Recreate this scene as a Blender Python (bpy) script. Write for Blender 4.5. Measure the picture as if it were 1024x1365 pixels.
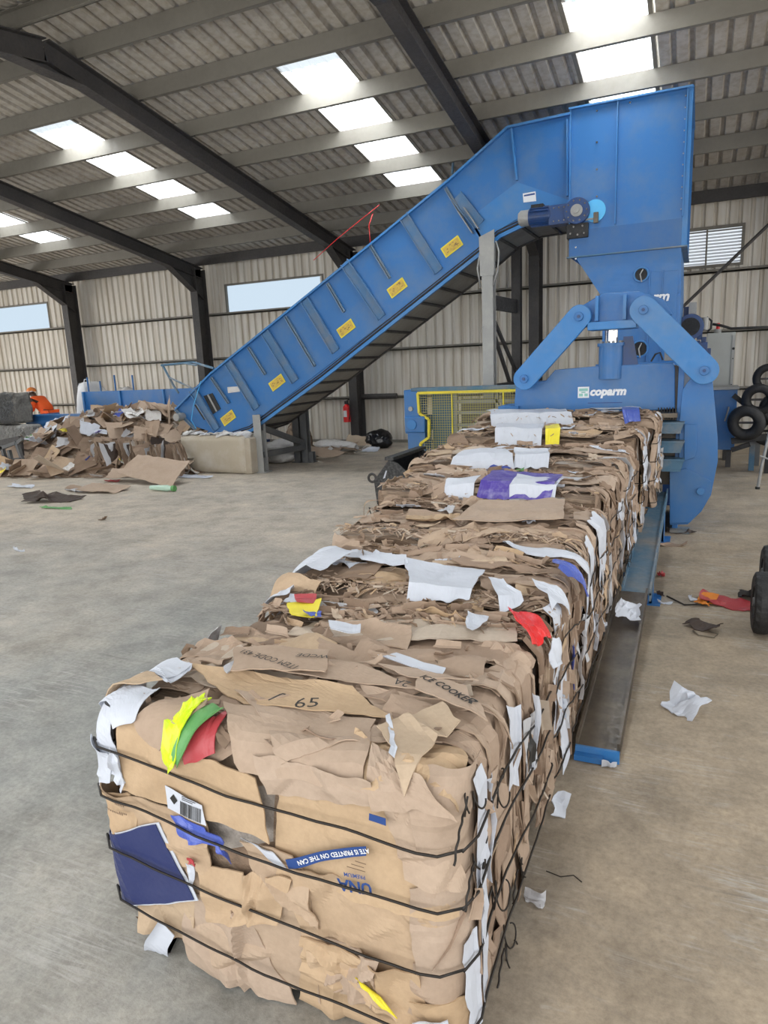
import bpy, bmesh, math, random
from mathutils import Vector, Matrix, noise, Euler
R=math.radians
scene=bpy.context.scene
for o in list(bpy.data.objects): bpy.data.objects.remove(o)
COL=scene.collection
# ------------------------------------------------------------ camera
YAW,PITCH,ROLL=R(-24.5),R(11.9),R(2.55); FPX=922.0; CAMH=1.72
_fw=Vector((math.sin(YAW),math.cos(YAW),0)); _rt=Vector((math.cos(YAW),-math.sin(YAW),0))
_f=_fw*math.cos(PITCH)+Vector((0,0,-math.sin(PITCH)))
_d=-(_rt.cross(_f))
RT=_rt*math.cos(ROLL)+_d*math.sin(ROLL); DN=_d*math.cos(ROLL)-_rt*math.sin(ROLL); FW=_f
cd=bpy.data.cameras.new('camera'); cam=bpy.data.objects.new('camera',cd); COL.objects.link(cam)
cd.sensor_fit='VERTICAL'; cd.sensor_height=24.0; cd.lens=24.0*FPX/1365.0
cd.clip_start=0.05; cd.clip_end=300
m=Matrix.Identity(4)
for i in range(3):
    m[i][0]=RT[i]; m[i][1]=-DN[i]; m[i][2]=-FW[i]
m[2][3]=CAMH; cam.matrix_world=m
scene.camera=cam
CP=Vector((0,0,CAMH))
def ray(x,y): return RT*((x-512)/FPX)+DN*((y-682.5)/FPX)+FW
def onZ(x,y,z=0.0): d=ray(x,y); return CP+d*((z-CAMH)/d.z)
def onY(x,y,Y): d=ray(x,y); return CP+d*(Y/d.y)
def onX(x,y,X): d=ray(x,y); return CP+d*(X/d.x)
def xz(x,y,Y): p=onY(x,y,Y); return (p.x,p.z)
# ------------------------------------------------------------ world, lights, exposure
W=bpy.data.worlds.new('overcast_sky'); scene.world=W; W.use_nodes=True
bg=W.node_tree.nodes['Background']; bg.inputs[0].default_value=(0.87,0.94,1.0,1); bg.inputs[1].default_value=1.05
def area(name,loc,rot,sx,sy,power,col=(1,1,1)):
    l=bpy.data.lights.new(name,'AREA'); l.shape='RECTANGLE'; l.size=sx; l.size_y=sy; l.energy=power; l.color=col
    o=bpy.data.objects.new(name,l); COL.objects.link(o); o.location=loc; o.rotation_euler=rot; return o
# daylight of the wide open side of the hall behind the camera and of the open gable
area('daylight_open_side',(-3.5,-2.2,2.4),(R(86),0,0),16,3.6,470,(1.0,0.985,0.96))
area('daylight_open_gable',(6.6,6.0,2.2),(R(90),0,R(90)),12,3.4,330,(1.0,0.97,0.92))
area('daylight_far_gable',(-20.6,7.0,2.2),(R(90),0,R(-90)),10,3.4,520,(1.0,0.97,0.93))
for i,x in enumerate((-13.5,-9.0,-4.6,-1.09,3.3)):
    area('daylight_skylight',(x,10.3,5.75),(R(9.6),0,0),0.9,3.9,170,(0.95,0.98,1.0))
    area('daylight_skylight',(x,3.0,5.75),(R(-9.6),0,0),0.9,3.9,110,(0.95,0.98,1.0))
vs=scene.view_settings; vs.view_transform='Standard'; vs.look='None'; vs.gamma=1; vs.exposure=0.0; vs.use_curve_mapping=False
# ------------------------------------------------------------ node helpers / materials
def newmat(name,rough=0.6,metal=0.0,base=(0.5,0.5,0.5)):
    mt=bpy.data.materials.new(name); mt.use_nodes=True; nt=mt.node_tree; b=nt.nodes['Principled BSDF']
    b.inputs['Base Color'].default_value=(*base,1); b.inputs['Roughness'].default_value=rough; b.inputs['Metallic'].default_value=metal
    return mt,nt,b
def N(nt,t,**kw):
    n=nt.nodes.new(t)
    for k,v in kw.items():
        if k in n.inputs.keys(): n.inputs[k].default_value=v
        else: setattr(n,k,v)
    return n
def ramp(nt,fac,stops,interp='LINEAR'):
    r=nt.nodes.new('ShaderNodeValToRGB'); r.color_ramp.interpolation=interp
    e=r.color_ramp.elements
    while len(e)<len(stops): e.new(0.5)
    for el,(p,c) in zip(e,stops): el.position=p; el.color=(*c,1) if len(c)==3 else c
    nt.links.new(fac,r.inputs[0]); return r
def mix(nt,a,b,fac,mode='MIX'):
    m_=nt.nodes.new('ShaderNodeMix'); m_.data_type='RGBA'; m_.blend_type=mode
    for s,v in ((m_.inputs[0],fac),(m_.inputs[6],a),(m_.inputs[7],b)):
        if hasattr(v,'links') or hasattr(v,'is_linked'): nt.links.new(v,s)
        else: s.default_value=v if isinstance(v,(int,float)) else (*v,1)
    return m_.outputs[2]
def coords(nt,scale=(1,1,1),kind='Object'):
    t=nt.nodes.new('ShaderNodeNewGeometry') if kind=='World' else nt.nodes.new('ShaderNodeTexCoord')
    mp=nt.nodes.new('ShaderNodeMapping'); mp.inputs['Scale'].default_value=scale
    nt.links.new(t.outputs['Position'] if kind=='World' else t.outputs[kind],mp.inputs[0]); return mp.outputs[0]
def noi(nt,vec,scale,detail=4,rough=0.55,dist=0.0):
    n=N(nt,'ShaderNodeTexNoise',Scale=scale,Detail=detail,Roughness=rough,Distortion=dist); nt.links.new(vec,n.inputs['Vector']); return n.outputs[0]
def bump(nt,b,h,strength=0.3,dist=0.01):
    bn=N(nt,'ShaderNodeBump',Strength=strength,Distance=dist); nt.links.new(h,bn.inputs['Height']); nt.links.new(bn.outputs[0],b.inputs['Normal'])
def dirty(name,base,dirt,amount=0.5,scale=3.0,rough=0.5,metal=0.0,bs=0.05):
    mt,nt,b=newmat(name,rough,metal,base); v=coords(nt,kind='World')
    n=noi(nt,v,scale,6,0.65); r=ramp(nt,n,[(0.45,(0,0,0)),(0.75,(amount,)*3)])
    c=mix(nt,base,dirt,r.outputs[0]); nt.links.new(c,b.inputs['Base Color'])
    n2=noi(nt,v,scale*14,3); rr=ramp(nt,n2,[(0.3,(rough*0.8,)*3),(0.7,(min(1,rough*1.25),)*3)]); nt.links.new(rr.outputs[0],b.inputs['Roughness'])
    bump(nt,b,n2,bs,0.004); return mt
M={}
M['blue']=dirty('blue_enamel_paint',(0.024,0.148,0.405),(0.14,0.20,0.26),0.55,1.6,0.42)
M['blue_light']=dirty('lighter_blue_paint',(0.034,0.19,0.475),(0.16,0.22,0.28),0.5,1.8,0.45)
M['blue_dark']=dirty('dark_blue_paint',(0.012,0.05,0.17),(0.05,0.05,0.06),0.6,6,0.4)
M['blue_shaded']=dirty('shaded_blue_paint',(0.018,0.115,0.33),(0.10,0.15,0.21),0.5,1.6,0.45)  # hopper blue made darker: shade on the skirt put into the colour
M['blue_sky']=dirty('pale_blue_paint',(0.10,0.48,0.85),(0.1,0.4,0.7),0.3,4,0.5)
M['blue_dust']=dirty('dusty_blue_steel',(0.07,0.16,0.25),(0.27,0.24,0.20),0.95,2.2,0.6)
M['rail_worn']=dirty('worn_brown_steel',(0.085,0.07,0.055),(0.22,0.18,0.13),0.8,3.5,0.38,0.35)
M['galv']=dirty('galvanised_steel',(0.30,0.30,0.29),(0.42,0.41,0.38),0.6,5,0.5,0.25)
M['steel_dark']=dirty('dark_painted_steel',(0.048,0.044,0.043),(0.09,0.08,0.07),0.6,2,0.6)
M['steel_grey']=dirty('grey_steel',(0.11,0.115,0.12),(0.2,0.19,0.17),0.6,4,0.55,0.2)
M['purlin']=dirty('dusty_galvanised_purlin',(0.20,0.185,0.155),(0.14,0.125,0.105),0.6,1.1,0.65)
M['chrome']=newmat('chrome',0.15,1.0,(0.7,0.7,0.7))[0]
M['black']=dirty('black_rubber',(0.012,0.012,0.013),(0.05,0.048,0.045),0.6,8,0.65)
M['blackplastic']=newmat('black_plastic_film',0.22,0,(0.012,0.012,0.014))[0]
M['wire']=newmat('dark_baling_wire',0.5,0.3,(0.02,0.016,0.013))[0]
M['yellow']=dirty('yellow_paint',(0.75,0.62,0.03),(0.4,0.33,0.08),0.5,5,0.5)
M['signyellow']=dirty('faded_yellow_sign',(0.62,0.42,0.06),(0.35,0.22,0.06),0.8,22,0.5)
M['red']=newmat('red_enamel',0.3,0,(0.55,0.02,0.02))[0]
M['orange']=dirty('orange_hi_vis_cloth',(0.95,0.13,0.02),(0.8,0.10,0.02),0.5,12,0.8)
M['skin']=newmat('dark_skin',0.5,0,(0.07,0.035,0.02))[0]
M['white']=newmat('white_paint',0.5,0,(0.75,0.76,0.78))[0]
M['ink_black']=newmat('black_print',0.6,0,(0.02,0.018,0.016))[0]
M['ink_blue']=newmat('blue_print',0.5,0,(0.02,0.06,0.22))[0]
M['ink_brown']=newmat('faded_brown_print',0.7,0,(0.16,0.10,0.06))[0]
M['navy']=dirty('navy_coated_board',(0.022,0.032,0.12),(0.05,0.06,0.15),0.6,6,0.38)
M['film_blue']=dirty('blue_plastic_film',(0.07,0.11,0.45),(0.15,0.2,0.55),0.6,30,0.3)
M['purple']=dirty('purple_printed_board',(0.07,0.04,0.30),(0.35,0.33,0.5),0.6,18,0.4)
M['redboard']=dirty('red_printed_board',(0.42,0.05,0.06),(0.3,0.03,0.03),0.5,14,0.4)
M['redfilm']=dirty('bright_red_film',(0.75,0.03,0.03),(0.5,0.02,0.02),0.5,20,0.3)
M['green']=dirty('green_board',(0.10,0.30,0.09),(0.2,0.4,0.15),0.5,14,0.5)
M['lime']=dirty('lime_plastic_film',(0.62,0.80,0.02),(0.35,0.48,0.02),0.5,40,0.3)
M['sunyellow']=dirty('yellow_film',(0.80,0.68,0.04),(0.6,0.5,0.05),0.4,20,0.4)
M['bottle']=newmat('pale_green_plastic',0.15,0,(0.45,0.62,0.5))[0]
M['plasticfilm']=dirty('milky_plastic_film',(0.62,0.60,0.58),(0.45,0.42,0.40),0.6,14,0.25)
def paper_mat(name,base,rough=0.6):
    mt,nt,b=newmat(name,rough,0,base); v=coords(nt,kind='World')
    n=noi(nt,v,18,4); c=mix(nt,base,tuple(x*0.82 for x in base),n); nt.links.new(c,b.inputs['Base Color']); bump(nt,b,n,0.25,0.01); return mt
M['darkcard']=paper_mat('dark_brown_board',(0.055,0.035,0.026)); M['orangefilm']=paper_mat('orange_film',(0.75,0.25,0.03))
M['paper']=paper_mat('white_paper',(0.60,0.63,0.70)); M['paper_grey']=paper_mat('greyish_paper',(0.50,0.50,0.52))
def card_mat(name='brown_cardboard',stops=None,dark=1.0):
    mt,nt,b=newmat(name,0.82)
    at=N(nt,'ShaderNodeAttribute',attribute_name='rnd'); v=coords(nt,kind='World')
    r=ramp(nt,at.outputs['Fac'],stops or [(0.0,(0.20,0.135,0.09)),(0.25,(0.33,0.235,0.17)),(0.5,(0.405,0.30,0.22)),(0.7,(0.44,0.335,0.255)),(0.85,(0.49,0.345,0.21)),(1.0,(0.48,0.40,0.32))])
    n=noi(nt,v,7,6,0.7); c=mix(nt,r.outputs[0],(0.62,0.56,0.50),n,'MULTIPLY')
    rr=ramp(nt,n,[(0.40,(0,0,0)),(0.62,(0.35,)*3)]); c=mix(nt,r.outputs[0],c,rr.outputs[0])
    n2=noi(nt,v,60,3,0.6); n3=noi(nt,coords(nt,(1,14,1),'World'),9,3)
    rr2=ramp(nt,n2,[(0.35,(0.95,)*3),(0.65,(1.02,)*3)]); c=mix(nt,c,rr2.outputs[0],1.0,'MULTIPLY')
    nt.links.new(c,b.inputs['Base Color'])
    ad=N(nt,'ShaderNodeMath',operation='ADD'); nt.links.new(n2,ad.inputs[0]); nt.links.new(n,ad.inputs[1]); bump(nt,b,ad.outputs[0],0.18,0.004)
    return mt
M['card']=card_mat()
def core_mat():
    mt,nt,b=newmat('compressed_cardboard_layers',0.9); v=coords(nt,(3,16,3),'World')
    vo=N(nt,'ShaderNodeTexVoronoi',Scale=1.6,Randomness=1.0); nt.links.new(v,vo.inputs['Vector'])
    sp=N(nt,'ShaderNodeSeparateColor'); nt.links.new(vo.outputs['Color'],sp.inputs[0])
    r=ramp(nt,sp.outputs[0],[(0.0,(0.17,0.11,0.07)),(0.4,(0.32,0.22,0.15)),(0.8,(0.42,0.31,0.22)),(1.0,(0.5,0.46,0.42))])
    n=noi(nt,coords(nt,(2,22,2),'World'),4,6,0.7); rr=ramp(nt,n,[(0.35,(0.45,)*3),(0.6,(1,1,1))])
    c=mix(nt,r.outputs[0],rr.outputs[0],1.0,'MULTIPLY'); nt.links.new(c,b.inputs['Base Color']); bump(nt,b,n,0.8,0.02); return mt
M['core']=core_mat()
def sheetmetal(name,a,bcol,sc):
    mt,nt,b=newmat(name,0.6); v=coords(nt,(1,1,0.25),'World'); n=noi(nt,v,sc,5,0.6)
    c=mix(nt,a,bcol,ramp(nt,n,[(0.4,(0,0,0)),(0.7,(1,1,1))]).outputs[0])
    n2=noi(nt,coords(nt,(9,9,0.4),'World'),1.3,4); c=mix(nt,c,ramp(nt,n2,[(0.35,(0.80,0.76,0.70)),(0.6,(1,1,1))]).outputs[0],1.0,'MULTIPLY')
    nt.links.new(c,b.inputs['Base Color']); return mt
M['wallsheet']=sheetmetal('pale_wall_sheeting',(0.78,0.74,0.67),(0.68,0.64,0.57),0.8)
M['roofsheet_shaded']=sheetmetal('shaded_roof_sheeting',(0.50,0.47,0.42),(0.42,0.39,0.35),0.9)  # same sheeting as the walls, its weaker light put into the darker colour
def floor_mat():
    mt,nt,b=newmat('dusty_concrete',0.8); v=coords(nt,kind='World')
    sx=N(nt,'ShaderNodeSeparateXYZ'); nt.links.new(v,sx.inputs[0])
    n1=noi(nt,v,0.55,5,0.6); n2=noi(nt,v,3.2,8,0.7); n3=noi(nt,v,38,5,0.75)
    # warm dust gathers to the right of the bales and deep in the hall
    def mr(s,a,b_):
        q=N(nt,'ShaderNodeMapRange'); q.inputs[1].default_value=a; q.inputs[2].default_value=b_; nt.links.new(s,q.inputs[0]); return q.outputs[0]
    fx=mr(sx.outputs[0],-1.2,0.2); fy=mr(sx.outputs[1],3.0,8.0)
    def msk(f_):
        ad=N(nt,'ShaderNodeMath',operation='MULTIPLY_ADD'); nt.links.new(n1,ad.inputs[0]); ad.inputs[1].default_value=0.7; nt.links.new(f_,ad.inputs[2])
        return ramp(nt,ad.outputs[0],[(0.35,(0,0,0)),(1.15,(1,1,1))]).outputs[0]
    c=mix(nt,(0.30,0.305,0.29),(0.48,0.425,0.355),msk(fy))
    c=mix(nt,c,(0.335,0.275,0.205),msk(fx))
    c=mix(nt,c,ramp(nt,n1,[(0.3,(0.78,0.78,0.78)),(0.7,(1.15,1.13,1.1))]).outputs[0],1.0,'MULTIPLY')
    c=mix(nt,c,ramp(nt,n2,[(0.32,(0.64,0.63,0.61)),(0.5,(1,1,1)),(0.68,(1.3,1.29,1.27))]).outputs[0],0.9,'MULTIPLY')
    c=mix(nt,c,ramp(nt,n3,[(0.34,(0.74,0.73,0.72)),(0.5,(1,1,1)),(0.68,(1.25,1.24,1.22))]).outputs[0],0.7,'MULTIPLY')
    # scuffs: stretched noises in two directions, pale scratches and dark tyre smears
    mp=N(nt,'ShaderNodeMapping'); mp.inputs['Rotation'].default_value=(0,0,R(35)); mp.inputs['Scale'].default_value=(1.3,16,1); nt.links.new(v,mp.inputs[0])
    s1=noi(nt,mp.outputs[0],1.6,6,0.7,2.2); pm=noi(nt,v,1.3,6,0.7)
    pr1=N(nt,'ShaderNodeMath',operation='MULTIPLY'); nt.links.new(ramp(nt,s1,[(0.50,(0,0,0)),(0.66,(0.9,)*3)]).outputs[0],pr1.inputs[0]); nt.links.new(ramp(nt,pm,[(0.48,(0,0,0)),(0.62,(0.9,)*3)]).outputs[0],pr1.inputs[1])
    c=mix(nt,c,(0.50,0.48,0.45),pr1.outputs[0])
    mp2=N(nt,'ShaderNodeMapping'); mp2.inputs['Rotation'].default_value=(0,0,R(-28)); mp2.inputs['Scale'].default_value=(0.8,9,1); nt.links.new(v,mp2.inputs[0])
    s2=noi(nt,mp2.outputs[0],1.1,5,0.65,0.8); c=mix(nt,c,(0.11,0.10,0.09),ramp(nt,s2,[(0.64,(0,0,0)),(0.76,(0.55,)*3)]).outputs[0])
    vo=N(nt,'ShaderNodeTexVoronoi',feature='DISTANCE_TO_EDGE',Scale=0.33); w=N(nt,'ShaderNodeVectorMath',operation='ADD')
    nn=N(nt,'ShaderNodeTexNoise',Scale=1.7,Detail=5); nt.links.new(v,nn.inputs['Vector']); nt.links.new(v,w.inputs[0]); nt.links.new(nn.outputs['Color'],w.inputs[1]); nt.links.new(w.outputs[0],vo.inputs['Vector'])
    c=mix(nt,(0.12,0.11,0.10),c,ramp(nt,vo.outputs[0],[(0.0,(0.8,)*3),(0.005,(1,1,1))]).outputs[0])
    nt.links.new(c,b.inputs['Base Color']); nt.links.new(ramp(nt,n2,[(0.3,(0.55,)*3),(0.7,(0.85,)*3)]).outputs[0],b.inputs['Roughness'])
    a2=N(nt,'ShaderNodeMath',operation='ADD'); nt.links.new(n3,a2.inputs[0]); nt.links.new(n2,a2.inputs[1]); bump(nt,b,a2.outputs[0],0.3,0.01); return mt
M['floor']=floor_mat()
def panel_mat(name,tr,col):
    mt=bpy.data.materials.new(name); mt.use_nodes=True; nt=mt.node_tree; nt.nodes.remove(nt.nodes['Principled BSDF']); out=nt.nodes['Material Output']
    a=N(nt,'ShaderNodeBsdfTranslucent'); a.inputs[0].default_value=(*col,1); t=N(nt,'ShaderNodeBsdfTransparent'); t.inputs[0].default_value=(*col,1)
    mx=N(nt,'ShaderNodeMixShader'); mx.inputs[0].default_value=tr; nt.links.new(a.outputs[0],mx.inputs[1]); nt.links.new(t.outputs[0],mx.inputs[2]); nt.links.new(mx.outputs[0],out.inputs[0]); return mt
M['skylight']=panel_mat('translucent_roof_sheet',0.35,(0.97,0.99,1.0))
M['window']=panel_mat('clear_window_sheet',0.9,(0.84,0.89,0.93))
def mesh_mat():
    mt,nt,b=newmat('yellow_wire_mesh',0.5,0,(0.5,0.45,0.12)); out=nt.nodes['Material Output']; v=coords(nt,(1,1,1),'World')
    s=N(nt,'ShaderNodeSeparateXYZ'); nt.links.new(v,s.inputs[0]); outs=[]
    for k in (0,2):
        q=N(nt,'ShaderNodeMath',operation='MULTIPLY'); q.inputs[1].default_value=28; nt.links.new(s.outputs[k],q.inputs[0])
        f=N(nt,'ShaderNodeMath',operation='FRACT'); nt.links.new(q.outputs[0],f.inputs[0])
        g=N(nt,'ShaderNodeMath',operation='LESS_THAN'); g.inputs[1].default_value=0.13; nt.links.new(f.outputs[0],g.inputs[0]); outs.append(g.outputs[0])
    mx=N(nt,'ShaderNodeMath',operation='MAXIMUM'); nt.links.new(outs[0],mx.inputs[0]); nt.links.new(outs[1],mx.inputs[1])
    t=N(nt,'ShaderNodeBsdfTransparent'); ms=N(nt,'ShaderNodeMixShader'); nt.links.new(mx.outputs[0],ms.inputs[0]); nt.links.new(t.outputs[0],ms.inputs[1]); nt.links.new(b.outputs[0],ms.inputs[2]); nt.links.new(ms.outputs[0],out.inputs[0]); return mt
M['mesh']=mesh_mat()
# ------------------------------------------------------------ mesh builder
ORG={}
class MB:
    def __init__(s): s.v=[]; s.f=[]; s.r=[]; s.cr=0.5
    def add(s,vs,fs):
        k=len(s.v); s.v+= [Vector(v) for v in vs]
        for f in fs: s.f.append([i+k for i in f]); s.r.append(s.cr)
        return s
    def box(s,x0,x1,y0,y1,z0,z1):
        return s.add([(x0,y0,z0),(x1,y0,z0),(x1,y1,z0),(x0,y1,z0),(x0,y0,z1),(x1,y0,z1),(x1,y1,z1),(x0,y1,z1)],[(0,3,2,1),(4,5,6,7),(0,1,5,4),(1,2,6,5),(2,3,7,6),(3,0,4,7)])
    def bar(s,a,b,w,h,up=(0,0,1)):
        a=Vector(a); b=Vector(b); d=(b-a).normalized(); u=Vector(up); 
        if abs(d.dot(u))>0.98: u=Vector((0,1,0))
        x=d.cross(u).normalized()*w/2; y=x.cross(d).normalized()*h/2
        return s.add([a-x-y,a+x-y,a+x+y,a-x+y,b-x-y,b+x-y,b+x+y,b-x+y],[(0,3,2,1),(4,5,6,7),(0,1,5,4),(1,2,6,5),(2,3,7,6),(3,0,4,7)])
    def cyl(s,a,b,r,n=16,r2=None):
        a=Vector(a); b=Vector(b); d=(b-a).normalized(); u=Vector((0,0,1)) if abs(d.z)<0.9 else Vector((1,0,0)); x=d.cross(u).normalized(); y=d.cross(x); r2=r if r2 is None else r2
        vs=[a+(x*math.cos(t)+y*math.sin(t))*r for t in [2*math.pi*i/n for i in range(n)]]+[b+(x*math.cos(t)+y*math.sin(t))*r2 for t in [2*math.pi*i/n for i in range(n)]]
        return s.add(vs,[(i,(i+1)%n,n+(i+1)%n,n+i) for i in range(n)]+[list(range(n))[::-1],list(range(n,2*n))])
    def tube(s,pts,r,n=6):
        pts=[Vector(p) for p in pts]; vs=[]; m_=len(pts); px=None
        for i,p in enumerate(pts):
            d=(pts[min(i+1,m_-1)]-pts[max(i-1,0)]).normalized()
            u=px if px is not None and abs(px.dot(d))<0.95 else (Vector((0,0,1)) if abs(d.z)<0.9 else Vector((1,0,0)))
            x=(u-d*u.dot(d)).normalized(); px=x; y=d.cross(x)
            vs+=[p+(x*math.cos(2*math.pi*k/n)+y*math.sin(2*math.pi*k/n))*r for k in range(n)]
        fs=[(i*n+k,i*n+(k+1)%n,(i+1)*n+(k+1)%n,(i+1)*n+k) for i in range(m_-1) for k in range(n)]
        fs+=[list(range(n))[::-1],list(range((m_-1)*n,m_*n))]
        return s.add(vs,fs)
    def prism(s,poly,y0,y1):   # polygon in x,z extruded along y
        n=len(poly); vs=[(x,y0,z) for x,z in poly]+[(x,y1,z) for x,z in poly]
        return s.add(vs,[list(range(n)),list(range(n,2*n))[::-1]]+[(i,n+i,n+(i+1)%n,(i+1)%n) for i in range(n)])
    def prismx(s,poly,x0,x1):  # polygon in y,z extruded along x
        n=len(poly); vs=[(x0,y,z) for y,z in poly]+[(x1,y,z) for y,z in poly]
        return s.add(vs,[list(range(n)),list(range(n,2*n))[::-1]]+[(i,n+i,n+(i+1)%n,(i+1)%n) for i in range(n)])
    def torus(s,c,axis,R_,r,n=24,k=10):
        c=Vector(c); d=Vector(axis).normalized(); u=Vector((0,0,1)) if abs(d.z)<0.9 else Vector((1,0,0)); x=d.cross(u).normalized(); y=d.cross(x); vs=[]
        for i in range(n):
            t=2*math.pi*i/n; rad=x*math.cos(t)+y*math.sin(t)
            vs+=[c+rad*(R_+r*math.cos(2*math.pi*j/k))+d*(r*math.sin(2*math.pi*j/k)) for j in range(k)]
        return s.add(vs,[(i*k+j,((i+1)%n)*k+j,((i+1)%n)*k+(j+1)%k,i*k+(j+1)%k) for i in range(n) for j in range(k)])
def setp(o,label=None,cat=None,group=None,kind=None):
    for k,v in (('label',label),('category',cat),('group',group),('kind',kind)):
        if v: o[k]=v
    return o
def build(name,mb,mat,parent=None,label=None,cat=None,group=None,kind=None,bevel=0,smooth=False):
    me=bpy.data.meshes.new(name); org=ORG[parent] if parent else None
    if org is None:
        xs=[v.x for v in mb.v]; ys=[v.y for v in mb.v]; zs=[v.z for v in mb.v]
        org=Vector(((min(xs)+max(xs))/2,(min(ys)+max(ys))/2,min(zs)))
    me.from_pydata([v-org for v in mb.v],[],mb.f)
    at=me.attributes.new('rnd','FLOAT','FACE'); at.data.foreach_set('value',mb.r)
    bm=bmesh.new(); bm.from_mesh(me); bmesh.ops.recalc_face_normals(bm,faces=bm.faces); bm.to_mesh(me); bm.free()
    me.materials.append(M[mat] if isinstance(mat,str) else mat)
    if smooth: me.shade_smooth()
    o=bpy.data.objects.new(name,me); COL.objects.link(o)
    if parent: o.parent=parent
    else: o.location=org
    ORG[o]=org
    if bevel:
        md=o.modifiers.new('bevel','BEVEL'); md.width=bevel; md.segments=2; md.limit_method='ANGLE'; md.angle_limit=R(40)
    return setp(o,label,cat,group,kind)
def thing(name,loc,label,cat,group=None,kind=None):
    o=bpy.data.objects.new(name,None); COL.objects.link(o); o.location=loc; ORG[o]=Vector(loc); o.empty_display_size=0.1
    return setp(o,label,cat,group,kind)
def text_mb(s,size,fn,bold=0.0,shear=0.0,align='CENTER'):
    cu=bpy.data.curves.new('t','FONT'); cu.body=s; cu.size=size; cu.offset=bold*size; cu.shear=shear; cu.align_x=align; cu.align_y='CENTER'; cu.resolution_u=2
    o=bpy.data.objects.new('t',cu); me=bpy.data.meshes.new_from_object(o)
    mb=MB(); mb.add([fn(v.co.x,v.co.y) for v in me.vertices],[list(p.vertices) for p in me.polygons])
    bpy.data.objects.remove(o); bpy.data.curves.remove(cu); bpy.data.meshes.remove(me); return mb
# ------------------------------------------------------------ crumpled sheets
def nz(x,y=0,z=0): return noise.noise(Vector((x,y,z)))
def sheet(mb,pos,quad,nu=10,nv=6,th=0.004,h0=0.0,jag=0.012,crease=3,camp=0.012,curl=0.0,wave=0.006,seed=0,rnd=0.5):
    rg=random.Random(seed); s0=rg.random()*90
    q=[Vector((a,b)) for a,b in quad]; cen=(q[0]+q[1]+q[2]+q[3])/4; size=max((q[0]-q[2]).length,(q[1]-q[3]).length)
    cr=[]
    for _ in range(crease):
        a=rg.uniform(0,math.pi); cr.append((cen+Vector((rg.uniform(-.3,.3),rg.uniform(-.3,.3)))*size,Vector((math.cos(a),math.sin(a))),rg.uniform(-1,1)*camp,rg.choice((rg.uniform(.03,.08),rg.uniform(.08,.3)))*size))
    ci=rg.choice((0,1,2,3)); top=[];bot=[]
    def hh(u,v,a,b):
        p=Vector((u,v)); h=0
        for c_,d_,am,w in cr:
            t=abs((p-c_).dot(d_))/w; h+=am*max(0,1-t)
        h+=wave*nz(u*7+s0,v*7,s0)
        e=(a,1-a,b,1-b)[ci]; h+=curl*max(0,1-e/0.35)**2
        return h
    for j in range(nv+1):
        for i in range(nu+1):
            a=i/nu;b=j/nv; p=q[0].lerp(q[1],a).lerp(q[3].lerp(q[2],a),b)
            ed=1.0 if (i in(0,nu) or j in (0,nv)) else 0.25
            p=p+Vector((nz(p.x*22+s0,p.y*22,1.3),nz(p.x*22,p.y*22+s0,7.7)))*jag*ed*1.6
            h=h0+max(-0.004,hh(p.x,p.y,a,b)); top.append(pos(p.x,p.y,h+th)); bot.append(pos(p.x,p.y,h))
    n=(nu+1)*(nv+1); g=lambda i,j:j*(nu+1)+i; fs=[]
    for j in range(nv):
        for i in range(nu):
            fs.append((g(i,j),g(i+1,j),g(i+1,j+1),g(i,j+1))); fs.append(tuple(n+k for k in (g(i,j+1),g(i+1,j+1),g(i+1,j),g(i,j))))
    for i in range(nu): fs+=[(g(i+1,0),g(i,0),n+g(i,0),n+g(i+1,0)),(g(i,nv),g(i+1,nv),n+g(i+1,nv),n+g(i,nv))]
    for j in range(nv): fs+=[(g(0,j),g(0,j+1),n+g(0,j+1),n+g(0,j)),(g(nu,j+1),g(nu,j),n+g(nu,j),n+g(nu,j+1))]
    mb.cr=rnd; mb.add(top+bot,fs); return mb
def rquad(cx,cy,w,h,ang,rg,irr=0.18):
    c,s=math.cos(ang),math.sin(ang); o=[]
    for sx,sy in ((-1,-1),(1,-1),(1,1),(-1,1)):
        x=sx*w/2*(1+rg.uniform(-irr,irr)); y=sy*h/2*(1+rg.uniform(-irr,irr)); o.append((cx+x*c-y*s,cy+x*s+y*c))
    return o
# ------------------------------------------------------------ setting: floor, walls, roof
SL=math.tan(R(9.6)); YW=14.6; YR=6.6; Z0=4.42
def zr(y): return Z0+(YW-max(y,2*YR-y))*SL if y<YR else Z0+(YW-y)*SL
fl=MB().box(-30,12,-6,16,-0.2,0); build('floor',fl,'floor',kind='structure')
def corrugated_x(mb,x0,x1,pitch,dep,fn,holes=lambda a,b:[None]):
    pass
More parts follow.
